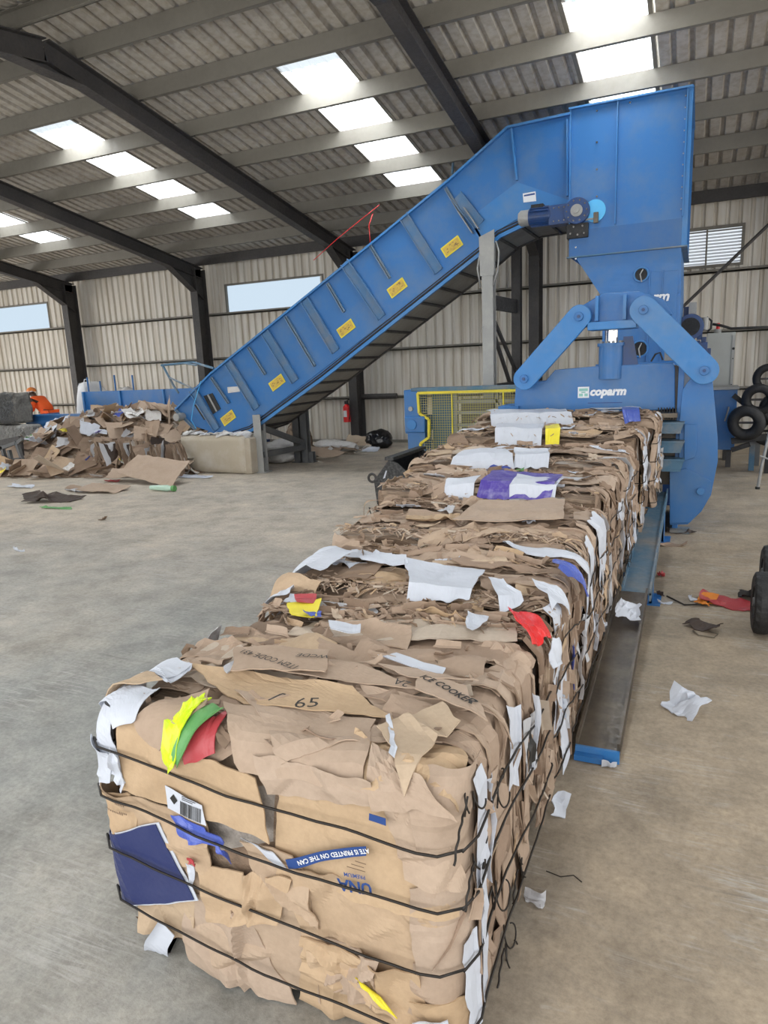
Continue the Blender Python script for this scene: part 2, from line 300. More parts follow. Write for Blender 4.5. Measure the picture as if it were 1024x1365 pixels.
# far wall: vertical ribbed sheets with window and louvre openings
LOUV=(-1.3,0.60,3.27,3.88)
wins=[(-19.6,-16.72,3.17,3.85),(-10.62,-7.95,3.15,3.80)]
def wall_far():
    mb=MB(); x=-24.0; p=0.2; zt=4.36
    while x<8.0:
        for (a,b,ya,yb) in ((0,.60,0,0),(.60,.70,0,.045),(.70,.90,.045,.045),(.90,1.0,.045,0)):
            xa=x+a*p; xb=x+b*p; xm=(xa+xb)/2; spans=[(0,zt)]
            for (w0,w1,z0,z1) in wins+[LOUV]:
                if w0<xm<w1: spans=[(0,z0),(z1,zt)]
            for z0,z1 in spans: mb.add([(xa,YW+ya,z0),(xb,YW+yb,z0),(xb,YW+yb,z1),(xa,YW+ya,z1)],[(0,1,2,3)])
        x+=p
    return mb
wf=build('wall_far',wall_far(),'wallsheet',kind='structure')
for z in (1.02,2.06,3.12):
    for xa,xb in ((-24,-15.6),(-15.4,-11.3),(-11.1,-7.15),(-6.95,-3.1),(-2.9,1.35),(1.55,8)):
        build('girt',MB().box(xa,xb,YW-0.13,YW-0.003,z-0.012,z+0.012).box(xa,xb,YW-0.13,YW-0.11,z-0.012,z+0.05),'purlin',wf)
for z in (0.05,): build('girt',MB().box(-24,8,YW-0.06,YW-0.003,0.0,0.06),'purlin',wf)
COLX=(-19.9,-15.5,-11.2,-7.05,-3.0,1.45,5.9)
def ibeam(mb,a,b,w,h,up,t=0.014):
    a=Vector(a);b=Vector(b);d=(b-a).normalized();u=Vector(up); x=d.cross(u).normalized(); y=x.cross(d).normalized()
    mb.bar(a,b,t,h-2*t,up=y); mb.bar(a+y*(h/2-t/2),b+y*(h/2-t/2),w,t,up=y); mb.bar(a-y*(h/2-t/2),b-y*(h/2-t/2),w,t,up=y); return mb
for x in COLX:
    mb=ibeam(MB(),(x,YW-0.33,0),(x,YW-0.33,4.2),0.2,0.38,(0,-1,0)); build('column',mb,'steel_dark',wf)
for i,(w0,w1,z0,z1) in enumerate(wins):
    pn=build('window_%d'%(i+1),MB().box(w0,w1,YW+0.03,YW+0.034,z0,z1),'window',kind='structure')
    f=MB(); t=0.04
    f.box(w0-t,w1+t,YW-0.02,YW+0.05,z0-t,z0); f.box(w0-t,w1+t,YW-0.02,YW+0.05,z1,z1+t); f.box(w0-t,w0,YW-0.02,YW+0.05,z0,z1); f.box(w1,w1+t,YW-0.02,YW+0.05,z0,z1)
    build('window_frame',f,'purlin',pn)
lv=thing('wall_louvre',(-0.3,YW,LOUV[2]),'pale slatted ventilation louvre high in the far wall right of the blue hopper','vent')
f=MB(); a,b,z0,z1=LOUV
f.box(a,b,YW-0.03,YW+0.05,z0-0.05,z0); f.box(a,b,YW-0.03,YW+0.05,z1,z1+0.05); f.box(b,b+0.05,YW-0.03,YW+0.05,z0-0.05,z1+0.05); f.box(a-0.05,a,YW-0.03,YW+0.05,z0-0.05,z1+0.05)
f.box(0.02,0.05,YW-0.04,YW-0.02,z0-0.1,z1); build('frame',f,'purlin',lv)
f=MB(); k=0
while z0+k*0.055<z1-0.03:
    z=z0+k*0.055+0.02; f.add([(a,YW-0.02,z-0.012),(b,YW-0.02,z-0.012),(b,YW+0.04,z+0.024),(a,YW+0.04,z+0.024),(a,YW-0.02,z-0.006),(b,YW-0.02,z-0.006),(b,YW+0.04,z+0.030),(a,YW+0.04,z+0.030)],[(0,3,2,1),(4,5,6,7),(0,1,5,4),(1,2,6,5),(2,3,7,6),(3,0,4,7)]); k+=1
build('slats',f,'white',lv)
# wall diagonal brace
build('brace_rod',MB().cyl((1.45,14.2,4.25),(-0.35,14.2,2.50),0.028,8),'steel_dark',wf)
# left gable wall, far away
gw=MB(); gw.prismx([(16,0),(16,0.1),(YW,Z0),(YR,zr(YR)),(-1.5,zr(-1.5)),(-1.5,3.9),(2.0,3.9),(12.0,3.9),(12.0,0)],-24.1,-24.0); build('wall_left',gw,'wallsheet',kind='structure')
# roof
SKX=[(-13.96,-13.04),(-9.50,-8.58),(-5.07,-4.16),(-1.54,-0.65),(2.9,3.8)]
def roof():
    mb=MB(); p=0.2; x=-24.4; ys=[(YW+0.25,12.33),(12.33,8.15),(8.15,YR),(YR,5.05),(5.05,0.87),(0.87,-1.7)]
    while x<8.0:
        for a,b,za,zb in ((0,.6,0,0),(.6,.7,0,.045),(.7,.9,.045,.045),(.9,1,.045,0)):
            mb.cr=0; xa=x+a*p; xb=x+b*p; xm=(xa+xb)/2; insky=any(s0<xm<s1 for s0,s1 in SKX)
            for i,(ya,yb) in enumerate(ys):
                if insky and i in (1,4): continue
                mb.add([(xa,ya,zr(ya)+za),(xb,ya,zr(ya)+zb),(xb,yb,zr(yb)+zb),(xa,yb,zr(yb)+za)],[(0,1,2,3)])
        x+=p
    return mb
ce=build('ceiling',roof(),'roofsheet_shaded',kind='structure')
for s0,s1 in SKX:
    for ya,yb in ((12.33,8.15),(5.05,0.87)):
        mb=MB(); x=s0; k=0; n=int(round((s1-s0)/0.18))
        for i in range(n):
            xa=s0+(s1-s0)*i/n; wd=(s1-s0)/n
            for a,b,za,zb in ((0,.6,0,0),(.6,.7,0,.03),(.7,.9,.03,.03),(.9,1,.03,0)):
                mb.add([(xa+a*wd,ya,zr(ya)+za),(xa+b*wd,ya,zr(ya)+zb),(xa+b*wd,yb,zr(yb)+zb),(xa+a*wd,yb,zr(yb)+za)],[(0,1,2,3)])
        build('skylight',mb,'skylight',ce)
        for xe in (s0,s1): build('skylight_trim',MB().bar((xe,ya,zr(ya)-0.005),(xe,yb,zr(yb)-0.005),0.05,0.012),'purlin',ce)
PUR=[7.02,8.0,9.03,10.1,11.15,12.2,13.2,14.2]
for y in PUR+[2*YR-q for q in PUR]:
    z=zr(y)-0.01; zb=zr(y)-0.215; sg=1 if y>YR else -1
    mb=MB().box(-24,8,y-0.01,y+0.004,zb,z); mb.box(-24,8,y-0.06*0,y+0.055*sg if sg>0 else y+0.001,zb,zb+0.008) if sg>0 else mb.box(-24,8,y-0.055,y,zb,zb+0.008)
    mb.box(-24,8,min(y,y+0.055*sg),max(y,y+0.055*sg),z-0.03,z-0.022)
    build('purlin',mb,'steel_dark' if y==14.2 else 'purlin',ce)
for x in COLX:
    for sg in (1,-1):
        y1=YW-0.2 if sg>0 else 2*YR-YW+0.2
        a=Vector((x,YR,zr(YR)-0.215-0.13)); b=Vector((x,y1,zr(y1)-0.215-0.13)); mb=ibeam(MB(),a,b,0.17,0.26,(0,0,1))
        # haunch at the eave and at the ridge
        hp=[(y1-sg*1.15,zr(y1-sg*1.15)-0.47),(y1,zr(y1)-0.46),(y1-sg*0.02,zr(y1)-0.95)]
        mb.prismx(hp,x-0.012,x+0.012); p0=Vector((x,hp[0][0],hp[0][1])); p2=Vector((x,hp[2][0],hp[2][1])); mb.bar(p0,p2,0.18,0.014)
        hp=[(YR,zr(YR)-0.46),(YR+sg*0.5,zr(YR+0.5)-0.47),(YR,zr(YR)-0.56)]; mb.prismx(hp,x-0.012,x+0.012); mb.bar((x,hp[1][0],hp[1][1]),(x,hp[2][0],hp[2][1]),0.18,0.014)
        for yq in ([q for q in PUR if q<14] if sg>0 else [2*YR-q for q in PUR if q<14]):
            mb.box(x+0.02,x+0.16,yq+0.006,yq+0.012,zr(yq)-0.225,zr(yq)-0.06)
        build('rafter',mb,'steel_dark',ce)
# ------------------------------------------------------------ bales
rgm=random.Random(7)
def lump(P,amp):
    v=noise.noise_vector(P*2.6)*amp+noise.noise_vector(P*8)*amp*0.42
    return P+v
def fold(u,lo,hi,r):
    if u>hi-r:
        s=u-(hi-r); th=s/r
        return (hi-r+r*math.sin(th),r*(1-math.cos(th)),th) if th<math.pi/2 else (hi,r+(s-r*math.pi/2),math.pi/2)
    if u<lo+r:
        s=(lo+r)-u; th=s/r
        return (lo+r-r*math.sin(th),r*(1-math.cos(th)),-th) if th<math.pi/2 else (lo,r+(s-r*math.pi/2),-math.pi/2)
    return (u,0,0)
class Bale:
    def __init__(s,x0,x1,y0,y1,z0,z1,r=0.045,amp=0.02): s.b=(x0,x1,y0,y1,z0,z1); s.r=r; s.amp=amp
    def fn(s,face):
        x0,x1,y0,y1,z0,z1=s.b
        A=Vector
        U,V,Nn,ul,uh,vl,vh,c={'front':(A((1,0,0)),A((0,0,1)),A((0,-1,0)),x0,x1,z0,z1,-y0),'back':(A((1,0,0)),A((0,0,1)),A((0,1,0)),x0,x1,z0,z1,y1),
          'top':(A((1,0,0)),A((0,1,0)),A((0,0,1)),x0,x1,y0,y1,z1),'bottom':(A((1,0,0)),A((0,1,0)),A((0,0,-1)),x0,x1,y0,y1,-z0),
          'right':(A((0,1,0)),A((0,0,1)),A((1,0,0)),y0,y1,z0,z1,x1),'left':(A((0,1,0)),A((0,0,1)),A((-1,0,0)),y0,y1,z0,z1,-x0)}[face]
        r=s.r; amp=s.amp
        def f(u,v,h=0.0):
            pu,du,tu=fold(u,ul,uh,r); pv,dv,tv=fold(v,vl,vh,r)
            P=U*pu+V*pv+Nn*(c-du-dv); n=(Nn*math.cos(tu)*math.cos(tv)+U*math.sin(tu)+V*math.sin(tv)).normalized()
            P=lump(P,amp)+n*h
            if P.z<z0+0.004: P.z=z0+0.004+0.2*min(h,0.01)
            return P
        return f,(ul,uh,vl,vh)
    def core(s,step):
        mb=MB()
        for face in ('front','top','right','left','back','bottom'):
            f,(ul,uh,vl,vh)=s.fn(face); st=step if face in('front','top','right') else step*2
            nu=max(4,int((uh-ul)/st)); nv=max(4,int((vh-vl)/st)); vs=[]
            for j in range(nv+1):
                for i in range(nu+1):
                    u=ul+(uh-ul)*i/nu; v=vl+(vh-vl)*j/nv
                    # a quarter arc from each side closes the rounded edges
                    k=s.r*(math.pi/4-1)+s.r*0.2
                    uu=ul-k*0+(u-ul); P=f(u,v)
                    if face in('front','back'): w=nz(P.x*5,P.z*5,3)*0.008
                    else: w=(nz(P.x*2.2,P.y*30,P.z*2.2)*0.014+nz(P.x*7,P.y*60,P.z*7)*0.006) if face!='bottom' else 0
                    vs.append(f(u,v,-0.016+w))
            g=lambda i,j:j*(nu+1)+i
            mb.add(vs,[(g(i,j),g(i+1,j),g(i+1,j+1),g(i,j+1)) for j in range(nv) for i in range(nu)])
        return mb
def _pf(b,q):
    p=onY(q[0],q[1],b.b[2]); u,v=p.x,p.z
    if v>b.b[5]: t=onZ(q[0],q[1],b.b[5]); u,v=t.x,b.b[5]+max(0,t.y-b.b[2])
    return (u,v)
def _pt(b,q):
    p=onZ(q[0],q[1],b.b[5]); u,v=p.x,p.y
    if v<b.b[2]: t=onY(q[0],q[1],b.b[2]); u,v=t.x,b.b[2]-max(0,b.b[5]-t.z)
    elif u>b.b[1]: t=onX(q[0],q[1],b.b[1]); u,v=b.b[1]+max(0,b.b[5]-t.z),t.y
    return (u,v)
PXU={'front':_pf,'top':_pt,'right':lambda b,q:(lambda p:(p.y,p.z))(onX(q[0],q[1],b.b[1]))}
def auto(idx,face,px):
    if face!='top' or idx==0: return idx
    cx=sum(p[0] for p in px)/len(px); cy=sum(p[1] for p in px)/len(px)
    for i in range(6,-1,-1):
        if bales[i].b[2]-0.02<=onZ(cx,cy,bales[i].b[5]).y<=bales[i].b[3]+0.02: return i
    return idx
def dress(b,root,seed,ntop,nside,nfront,npap,dens=1.0,big=True):
    rg=random.Random(seed); x0,x1,y0,y1,z0,z1=b.b; ft,_=b.fn('top'); fr,_=b.fn('right'); ff,_=b.fn('front'); fl_,_=b.fn('left')
    tanr=lambda: min(1,max(0,rg.gauss(0.5,0.24)))
    for i in range(ntop):
        t=i/max(1,ntop-1); big_=t<0.5
        w=rg.uniform(0.35,0.75) if big_ else rg.uniform(0.16,0.45); h=rg.uniform(0.15,0.32) if big_ else rg.uniform(0.06,0.17)
        cy=rg.uniform(y0+h*0.35,y1-h*0.3); cx=rg.uniform(x0+w*0.25,x1-w*0.2)
        q=rquad(cx,cy,w,h,rg.gauss(0,0.2),rg,0.14); q=[(a,max(y0-0.06,min(y1+0.01,c))) for a,c in q]
        mb=sheet(MB(),ft,q,22,11,0.004,0.002+0.02*t,0.007,6,0.026,rg.uniform(0,0.02),0.010,rg.random()*1e6,tanr())
        build('cardboard_piece',mb,'card',root)
    for i in range(nside):
        t=i/max(1,nside-1); w=rg.uniform(0.06,0.2); h=rg.uniform(0.3,0.8); cy=rg.uniform(y0+0.02,y1-0.02); cz=rg.uniform(z0+h*0.3,z1+0.05)
        q=rquad(cy,cz,w,h,rg.gauss(0,0.07),rg,0.2); q=[(max(y0+0.0,min(y1-0.0,a)),max(z0+0.03,c)) for a,c in q]
        mb=sheet(MB(),fr,q,8,18,0.004,0.001+0.018*t,0.007,5,0.02,rg.uniform(0,0.015),0.010,rg.random()*1e6,min(1,max(0,rg.gauss(0.36,0.22))))
        build('cardboard_piece',mb,'card',root)
    for i in range(nfront):
        t=i/max(1,nfront-1); w=rg.uniform(0.2,0.5); h=rg.uniform(0.12,0.3); cx=rg.uniform(x0+0.05,x1-0.1); cz=rg.uniform(z0+0.08,z1-0.05)
        q=[(a,max(z0+0.02,c)) for a,c in rquad(cx,cz,w,h,rg.gauss(0,0.3),rg)]
        build('cardboard_piece',sheet(MB(),ff,q,10,7,0.004,0.001+0.012*t,0.012,4,0.016,0.01,0.01,rg.random()*1e6,tanr()),'card',root)
    for i in range(8):
        w=rg.uniform(0.1,0.3); h=rg.uniform(0.2,0.5); q=rquad(rg.uniform(y0+.05,y1-.05),rg.uniform(z0+.1,z1-.05),w,h,0,rg); q=[(max(y0,min(y1,a)),max(z0+0.03,c)) for a,c in q]
        build('cardboard_piece',sheet(MB(),fl_,q,6,8,0.004,0.002,0.012,3,0.02,0.02,0.012,rg.random()*1e6,tanr()),'card',root)
    for i in range(npap):
        s=rg.random()
        if s<0.5:
            w=rg.uniform(0.06,0.28); h=rg.uniform(0.03,0.1); q=rquad(rg.uniform(x0+0.1,x1-0.1),rg.uniform(y0+.05,y1-.05),w,h,rg.gauss(0,0.3),rg); f_=ft
        else:
            w=rg.uniform(0.015,0.06); h=rg.uniform(0.08,0.4); q=rquad(rg.uniform(y0+.03,y1-.03),rg.uniform(z0+.1,z1-.02),w,h,rg.gauss(0,0.08),rg); f_=fr; q=[(a,max(z0+0.03,c)) for a,c in q]
        build('paper_scrap',sheet(MB(),f_,q,8,6,0.0015,0.026+rg.random()*0.008,0.014,4,0.014,0.02,0.01,rg.random()*1e6,0.5),rg.choice(('paper','paper','paper_grey')),root)
def scraps(b,root,seed,n,yr=None,mat='card',name='shredded_scraps'):
    rg=random.Random(seed); x0,x1,y0,y1,z0,z1=b.b; ft,_=b.fn('top'); fr,_=b.fn('right'); mb=MB()
    for i in range(n):
        if rg.random()<0.82:
            cy=rg.uniform(*(yr or (y0,y1))) if rg.random()<0.8 else rg.uniform(y0,y1)
            q=rquad(rg.uniform(x0,x1),cy,rg.uniform(0.03,0.16),rg.uniform(0.006,0.03),rg.gauss(0,0.5),rg,0.3); f_=ft
        else:
            q=rquad(rg.uniform(y0,y1),rg.uniform(z0+.05,z1),rg.uniform(0.005,0.025),rg.uniform(0.04,0.2),rg.gauss(0,0.2),rg,0.3); f_=fr; q=[(a,max(z0+0.03,c)) for a,c in q]
        sheet(mb,f_,q,4,2,0.003,rg.uniform(0.004,0.038),0.006,2,0.012,rg.uniform(0,0.03),0.012,rg.random()*1e6,min(1,max(0,rg.gauss(.42,.3))))
    o=build(name,mb,mat,root); o['kind']='stuff'; return o
def strap_loop(b,zf,zs,root,front=True,rr=0.0035,seed=0):
    x0,x1,y0,y1,z0,z1=b.b; ff,_=b.fn('front'); fr,_=b.fn('right'); fl_,_=b.fn('left'); pts=[]
    for i in range(17): t=i/16; pts.append(fl_(y1-0.03-(y1-0.06-y0)*t,zf+0.02,0.03))
    for i in range(30):
        t=i/29; pts.append(ff(x0+(x1-x0)*t,zf+0.07*(1-t)**2-0.03*math.sin(t*math.pi)*0+nz(t*3,seed)*0.012,0.043))
    for i in range(30):
        t=i/29; pts.append(fr(y0+0.02+(y1-y0-0.04)*t,zf+(zs-zf)*t+0.05*math.sin(min(1,t*3)*math.pi/2),0.046))
    build('baling_strap',MB().tube(pts,rr,6),'wire',root,smooth=True)
def knot(P,root,seed,sc=1.0,name='wire_twist'):
    rg=random.Random(seed); mb=MB()
    for k in range(2):
        c=P+Vector((0.01*k,rg.uniform(-.02,.04),rg.uniform(-.03,.03)))*sc; pts=[]; r=rg.uniform(0.012,0.03)*sc; ph=rg.uniform(0,6)
        for i in range(26):
            t=i/25*math.pi*rg.choice((2.6,))+ph; pts.append(c+Vector((0.012*math.sin(t*0.7)*sc,r*math.cos(t)+0.05*sc*(i/25),r*math.sin(t)*0.9-0.03*sc*(i/25))))
        mb.tube(pts,0.0025,5)
    a=P+Vector((0.005,-0.10*sc,-0.07*sc)); pts=[]
    for i in range(24):
        t=i/23; d=(P-a); c=a+d*t; pts.append(c+Vector((0.0015*math.sin(i*.9),0,0.0015*math.cos(i*.8)+0.012*math.sin(t*3))))
    mb.tube(pts,0.003,5); build(name,mb,'wire',root,smooth=True)
BALES=[ (-1.56,-0.475,1.335,2.42,0.0,0.765),(-1.62,-0.475,2.44,3.18,0.0,0.80),(-1.80,-0.47,3.20,4.10,0.03,0.85),(-1.96,-0.47,4.12,4.93,0.10,0.92),
        (-2.02,-0.45,4.95,5.80,0.18,0.99),(-2.0,-0.41,5.82,6.55,0.25,1.08),(-1.99,-0.33,6.57,7.15,0.32,1.16)]
BL=['nearest cardboard bale, with a navy board and a barcode label on its front face',
    'second cardboard bale from the front, with a large blank white board on top',
    'third cardboard bale from the front, with a crumpled white sheet folded over its right edge',
    'fourth cardboard bale of the row, brown boards and one big flat panel on top',
    'fifth cardboard bale of the row, with purple and red printed boards on top',
    'sixth cardboard bale of the row, covered in white printed papers and a yellow scrap',
    'farthest cardboard bale, still held in the blue jaws of the baler']
bales=[]; roots=[]
for i,(t,lb) in enumerate(zip(BALES,BL)):
    b=Bale(*t,r=0.05 if i else 0.055,amp=0.014 if i==0 else 0.026); bales.append(b)
    root=thing('cardboard_bale',((t[0]+t[1])/2,(t[2]+t[3])/2,t[4]),lb,'bale','row of strapped cardboard bales'); roots.append(root)
    build('compressed_core',b.core(0.018 if i==0 else 0.028),'core',root,smooth=False)
    dress(b,root,100+i,(26,20,22,20,18,16,12)[i],(30,24,24,20,18,14,12)[i],(0,4,4,4,4,4,4)[i],(5,10,12,10,12,16,12)[i])
    scraps(b,root,200+i,(380,320,300,240,200,160,120)[i],(t[3]-0.22,t[3]))
    rgf=random.Random(i+400); mbf=MB(); ftf,_=b.fn('top')
    for q_ in range(1100 if i<3 else 500):
        yy=(t[3]-abs(rgf.gauss(0,.05))) if rgf.random()<.6 else t[2]+.02+abs(rgf.gauss(0,.05)) if i else t[3]-abs(rgf.gauss(0,.07))
        sheet(mbf,ftf,rquad(rgf.uniform(t[0]+.03,t[1]+.1),yy,rgf.uniform(.015,.06),rgf.uniform(.002,.006),rgf.gauss(0,.6),rgf,.2),2,1,.002,rgf.uniform(.012,.035),.003,1,.006,rgf.uniform(0,.008),.01,rgf.random()*1e6,min(1,max(0,rgf.gauss(.5,.35))))
    build('shredded_fibres',mbf,'card',root)['kind']='stuff'
    for k,(zf,zs) in enumerate(((.62,.50),(.46,.36),(.29,.17),(.10,.06))):
        strap_loop(b,t[4]+zf,t[4]+(zs if i<2 else zf-0.03),root,seed=i*9+k)
b0=bales[0]; r0=roots[0]; ff0,_=b0.fn('front'); ft0,_=b0.fn('top'); fr0,_=b0.fn('right')
def custom(idx,face,px,mat,name,h0=0.01,th=0.004,seed=1,rnd=0.5,crease=3,camp=0.01,curl=0.01,wave=0.005,jag=0.006,nu=14,nv=10,label=None,raw=False):
    if not raw: idx=auto(idx,face,px)
    b=bales[idx]; f,_=b.fn(face); q=px if raw else [PXU[face](b,p) for p in px]
    if face=='top' and (idx>0 or px[0][1]<890): h0+=0.016
    if face=='top' and idx>0: q=[(a,max(b.b[2]-0.04,min(b.b[3]-0.015,c))) for a,c in q]
    o=build(name,sheet(MB(),f,q,nu,nv,th,h0,jag,crease,camp,curl,wave,seed,rnd),mat,roots[idx]); 
    if label: o['label']=label
    return o
def C(px,rnd,h0,**k):
    k['nu']=36; k['nv']=26; k['camp']=k.get('camp',0.01)*1.3; k['crease']=k.get('crease',3)+4; k['wave']=0.007; k['curl']=0.018
    return custom(0,'front',px,'card','cardboard_piece',h0=h0,rnd=rnd,**k)
# front face boards, back to front
C([(372,1020),(612,1050),(606,1225),(372,1160)],0.86,0.004,seed=11,nu=20,nv=14,camp=0.008)
C([(385,1145),(600,1205),(602,1330),(420,1270)],0.80,0.008,seed=12,nu=20,nv=14,camp=0.016,crease=5)
C([(255,1145),(420,1190),(430,1330),(260,1262)],0.74,0.006,seed=13,nu=18,nv=14,camp=0.018,crease=6)
C([(140,1045),(285,1085),(290,1160),(150,1120)],0.80,0.010,seed=14,camp=0.01)
C([(240,1180),(330,1205),(398,1330),(262,1272)],0.66,0.010,seed=15,nu=16,nv=12,camp=0.02,crease=5)
C([(410,1230),(560,1290),(590,1400),(400,1340)],0.83,0.012,seed=16,nu=16,nv=12,camp=0.016,crease=5)
C([(185,1195),(262,1190),(268,1262),(192,1235)],0.9,0.006,seed=17)
C([(505,1060),(612,1055),(607,1190),(545,1160)],0.72,0.014,seed=18,camp=0.02,crease=6,nu=14,nv=12)
C([(270,1150),(392,1160),(380,1215),(290,1215)],0.82,0.012,seed=19,camp=0.016,crease=5)
C([(330,1110),(400,1130),(440,1260),(388,1230)],0.76,0.012,seed=20,camp=0.02,crease=5)
C([(430,1240),(512,1262),(500,1330),(440,1312)],0.62,0.016,seed=21,camp=0.02,crease=5)
C([(350,1010),(500,1045),(502,1068),(365,1055)],0.70,0.020,seed=22,camp=0.012)
C([(120,1055),(182,1050),(190,1112),(140,1115)],0.84,0.012,seed=23)
fa=C([(160,962),(352,1030),(371,1112),(172,1048)],0.84,0.022,seed=24,nu=22,nv=12,camp=0.006,crease=2,jag=0.004)
C([(175,1135),(262,1150),(262,1168),(182,1160)],0.5,0.008,seed=25)
# white sheets at the upper left corner
custom(0,'front',[(113,936),(150,958),(178,1040),(118,990)],'paper','paper_sheet',h0=0.030,th=0.002,seed=31,camp=0.015)
custom(0,'front',[(106,976),(133,986),(147,1056),(103,1036)],'paper','paper_sheet',h0=0.036,th=0.002,seed=32,camp=0.015)
custom(0,'front',[(132,978),(160,1000),(158,1036),(146,1040)],'paper','paper_sheet',h0=0.038,th=0.002,seed=33,camp=0.02)
custom(0,'front',[(158,985),(172,1000),(178,1048),(166,1030)],'paper','paper_sheet',h0=0.034,th=0.002,seed=34,camp=0.02)
custom(0,'front',[(113,1050),(122,1050),(125,1078),(118,1075)],'redboard','red_scrap',h0=0.018,th=0.003,seed=35,nu=4,nv=4)
# navy board with its white backing
custom(0,'front',[(136,1110),(221,1090),(273,1192),(160,1207)],'paper','board_backing',h0=0.024,th=0.002,seed=41,crease=0,wave=0.003,jag=0.002,curl=0)
custom(0,'front',[(138,1111),(218,1092),(268,1190),(162,1204)],'navy','coated_board',h0=0.0275,th=0.003,seed=41,crease=1,camp=0.004,wave=0.003,jag=0.002,curl=0.004,label='flat navy blue board')
custom(0,'front',[(241,1078),(309,1106),(307,1125),(253,1106)],'film_blue','plastic_film',h0=0.03,th=0.002,seed=42,crease=7,camp=0.02,jag=0.01,label='crumpled blue plastic film')
custom(0,'front',[(300,1112),(316,1125),(323,1138),(306,1126)],'film_blue','plastic_film',h0=0.03,th=0.002,seed=43,crease=4,camp=0.015,nu=6,nv=5)
custom(0,'front',[(336,1106),(372,1122),(388,1149),(374,1142)],'paper','paper_sheet',h0=0.03,th=0.002,seed=44)
custom(0,'front',[(262,1134),(274,1136),(274,1142),(263,1142)],'redboard','red_scrap',h0=0.03,th=0.002,seed=45,nu=4,nv=3)
custom(0,'front',[(256,1143),(268,1147),(268,1168),(262,1167)],'paper','paper_sheet',h0=0.026,th=0.002,seed=46,nu=4,nv=5)
custom(0,'front',[(223,1216),(243,1240),(224,1280),(200,1258)],'paper','paper_card',h0=0.034,th=0.002,seed=47,crease=1,camp=0.004,wave=0.003,jag=0.002,label='small blank white card')
custom(0,'front',[(485,1279),(496,1286),(536,1338),(494,1302)],'sunyellow','plastic_film',h0=0.034,th=0.003,seed=48,nu=10,nv=4,label='yellow plastic strip')
custom(0,'front',[(558,1345),(594,1340),(590,1372),(560,1370)],'paper','paper_sheet',h0=0.034,th=0.003,seed=49,nu=6,nv=5)
custom(0,'front',[(570,1344),(586,1340),(582,1353),(574,1355)],'sunyellow','plastic_film',h0=0.040,th=0.002,seed=50,nu=4,nv=3)
# label and print on the front face
def facefn(idx,face,cx,cz,ang,h): 
    f,_=bales[idx].fn(face); c,s=math.cos(ang),math.sin(ang)
    return lambda a,b: f(cx+a*c-b*s,cz+a*s+b*c,h)
def pxtext(idx,face,s,px,size,ang,mat,h,bold=0.02,shear=0.0,name='printed_text'):
    idx=auto(idx,face,[px]); u,v=PXU[face](bales[idx],px); return build(name,text_mb(s,size,facefn(idx,face,u,v,ang,h),bold,shear),mat,roots[idx])
custom(0,'front',[(231,1039),(285,1065),(291.5,1091),(236,1069)],'paper','barcode_label',h0=0.036,th=0.001,seed=51,crease=0,wave=0.0,jag=0.0,curl=0,label='white label printed with a barcode')
u0,v0=PXU['front'](b0,(269,1072)); fb=facefn(0,'front',u0,v0,R(-6),0.0385); mb=MB(); rg=random.Random(5); a=-0.036
while a<0.04:
    w=rg.choice((0.0012,0.002,0.003)); mb.add([fb(a,-0.022),fb(a+w,-0.022),fb(a+w,0.02),fb(a,0.02)],[(0,1,2,3)]); a+=w+rg.choice((0.0012,0.002))
u1,v1=PXU['front'](b0,(245,1057)); fb=facefn(0,'front',u1,v1,R(45),0.0385); mb.add([fb(-.011,-.011),fb(.011,-.011),fb(.011,.011),fb(-.011,.011)],[(0,1,2,3)])
for k in range(3): 
    fb=facefn(0,'front',u0,v0,R(-6),0.0385); mb.add([fb(-.03,.026+k*.005),fb(.01+.01*k,.026+k*.005),fb(.01+.01*k,.028+k*.005),fb(-.03,.028+k*.005)],[(0,1,2,3)])
build('barcode_print',mb,'ink_black',r0)
custom(0,'front',[(389,1134),(493,1119),(493,1131),(392,1146)],'ink_blue','printed_band',h0=0.030,th=0.0008,seed=52,crease=0,wave=0,jag=0.001,curl=0,nu=24,nv=4)
us,vs_=PXU['front'](b0,(391,1140)); ue,ve=PXU['front'](b0,(493,1125)); bang=math.atan2(ve-vs_,ue-us)
pxtext(0,'front','ATE IS PRINTED ON THE CAN',(450,1131),0.0165,bang+math.pi,'white',0.0325,0.02)
custom(0,'front',[(498,1074),(519,1079),(519,1088),(498,1083)],'ink_blue','printed_block',h0=0.036,th=0.0008,seed=53,crease=0,wave=0,jag=0.001,curl=0,nu=6,nv=3)
pxtext(0,'front','UNA',(479,1168),0.042,bang*0.3+math.pi,'ink_blue',0.034,0.03)
pxtext(0,'front','PREMIUM',(478,1155),0.014,bang*0.3+math.pi,'ink_blue',0.034,0.02)
mb=MB()
for k,(x,y,w) in enumerate(((480,1147,.05),(482,1143,.035),(486,1139,.03))):
    u,v=PXU['front'](b0,(x,y)); fb=facefn(0,'front',u,v,0.02,0.034); mb.add([fb(-w/2,-.0012),fb(w/2,-.0012),fb(w/2,.0012),fb(-w/2,.0012)],[(0,1,2,3)])
build('small_print',mb,'ink_brown',r0); mb=MB()
for k,(x,y,w) in enumerate(((168,1059,.03),(172,1066,.04),(166,1075,.06),(176,1077,.03))):
    u,v=PXU['front'](b0,(x,y)); fb=facefn(0,'front',u,v,-0.1,0.030); 
    for j in range(int(w/0.006)): mb.add([fb(-w/2+j*.006,-.003),fb(-w/2+j*.006+.004,-.003),fb(-w/2+j*.006+.004,.003),fb(-w/2+j*.006,.003)],[(0,1,2,3)])
build('small_print',mb,'ink_brown',r0)
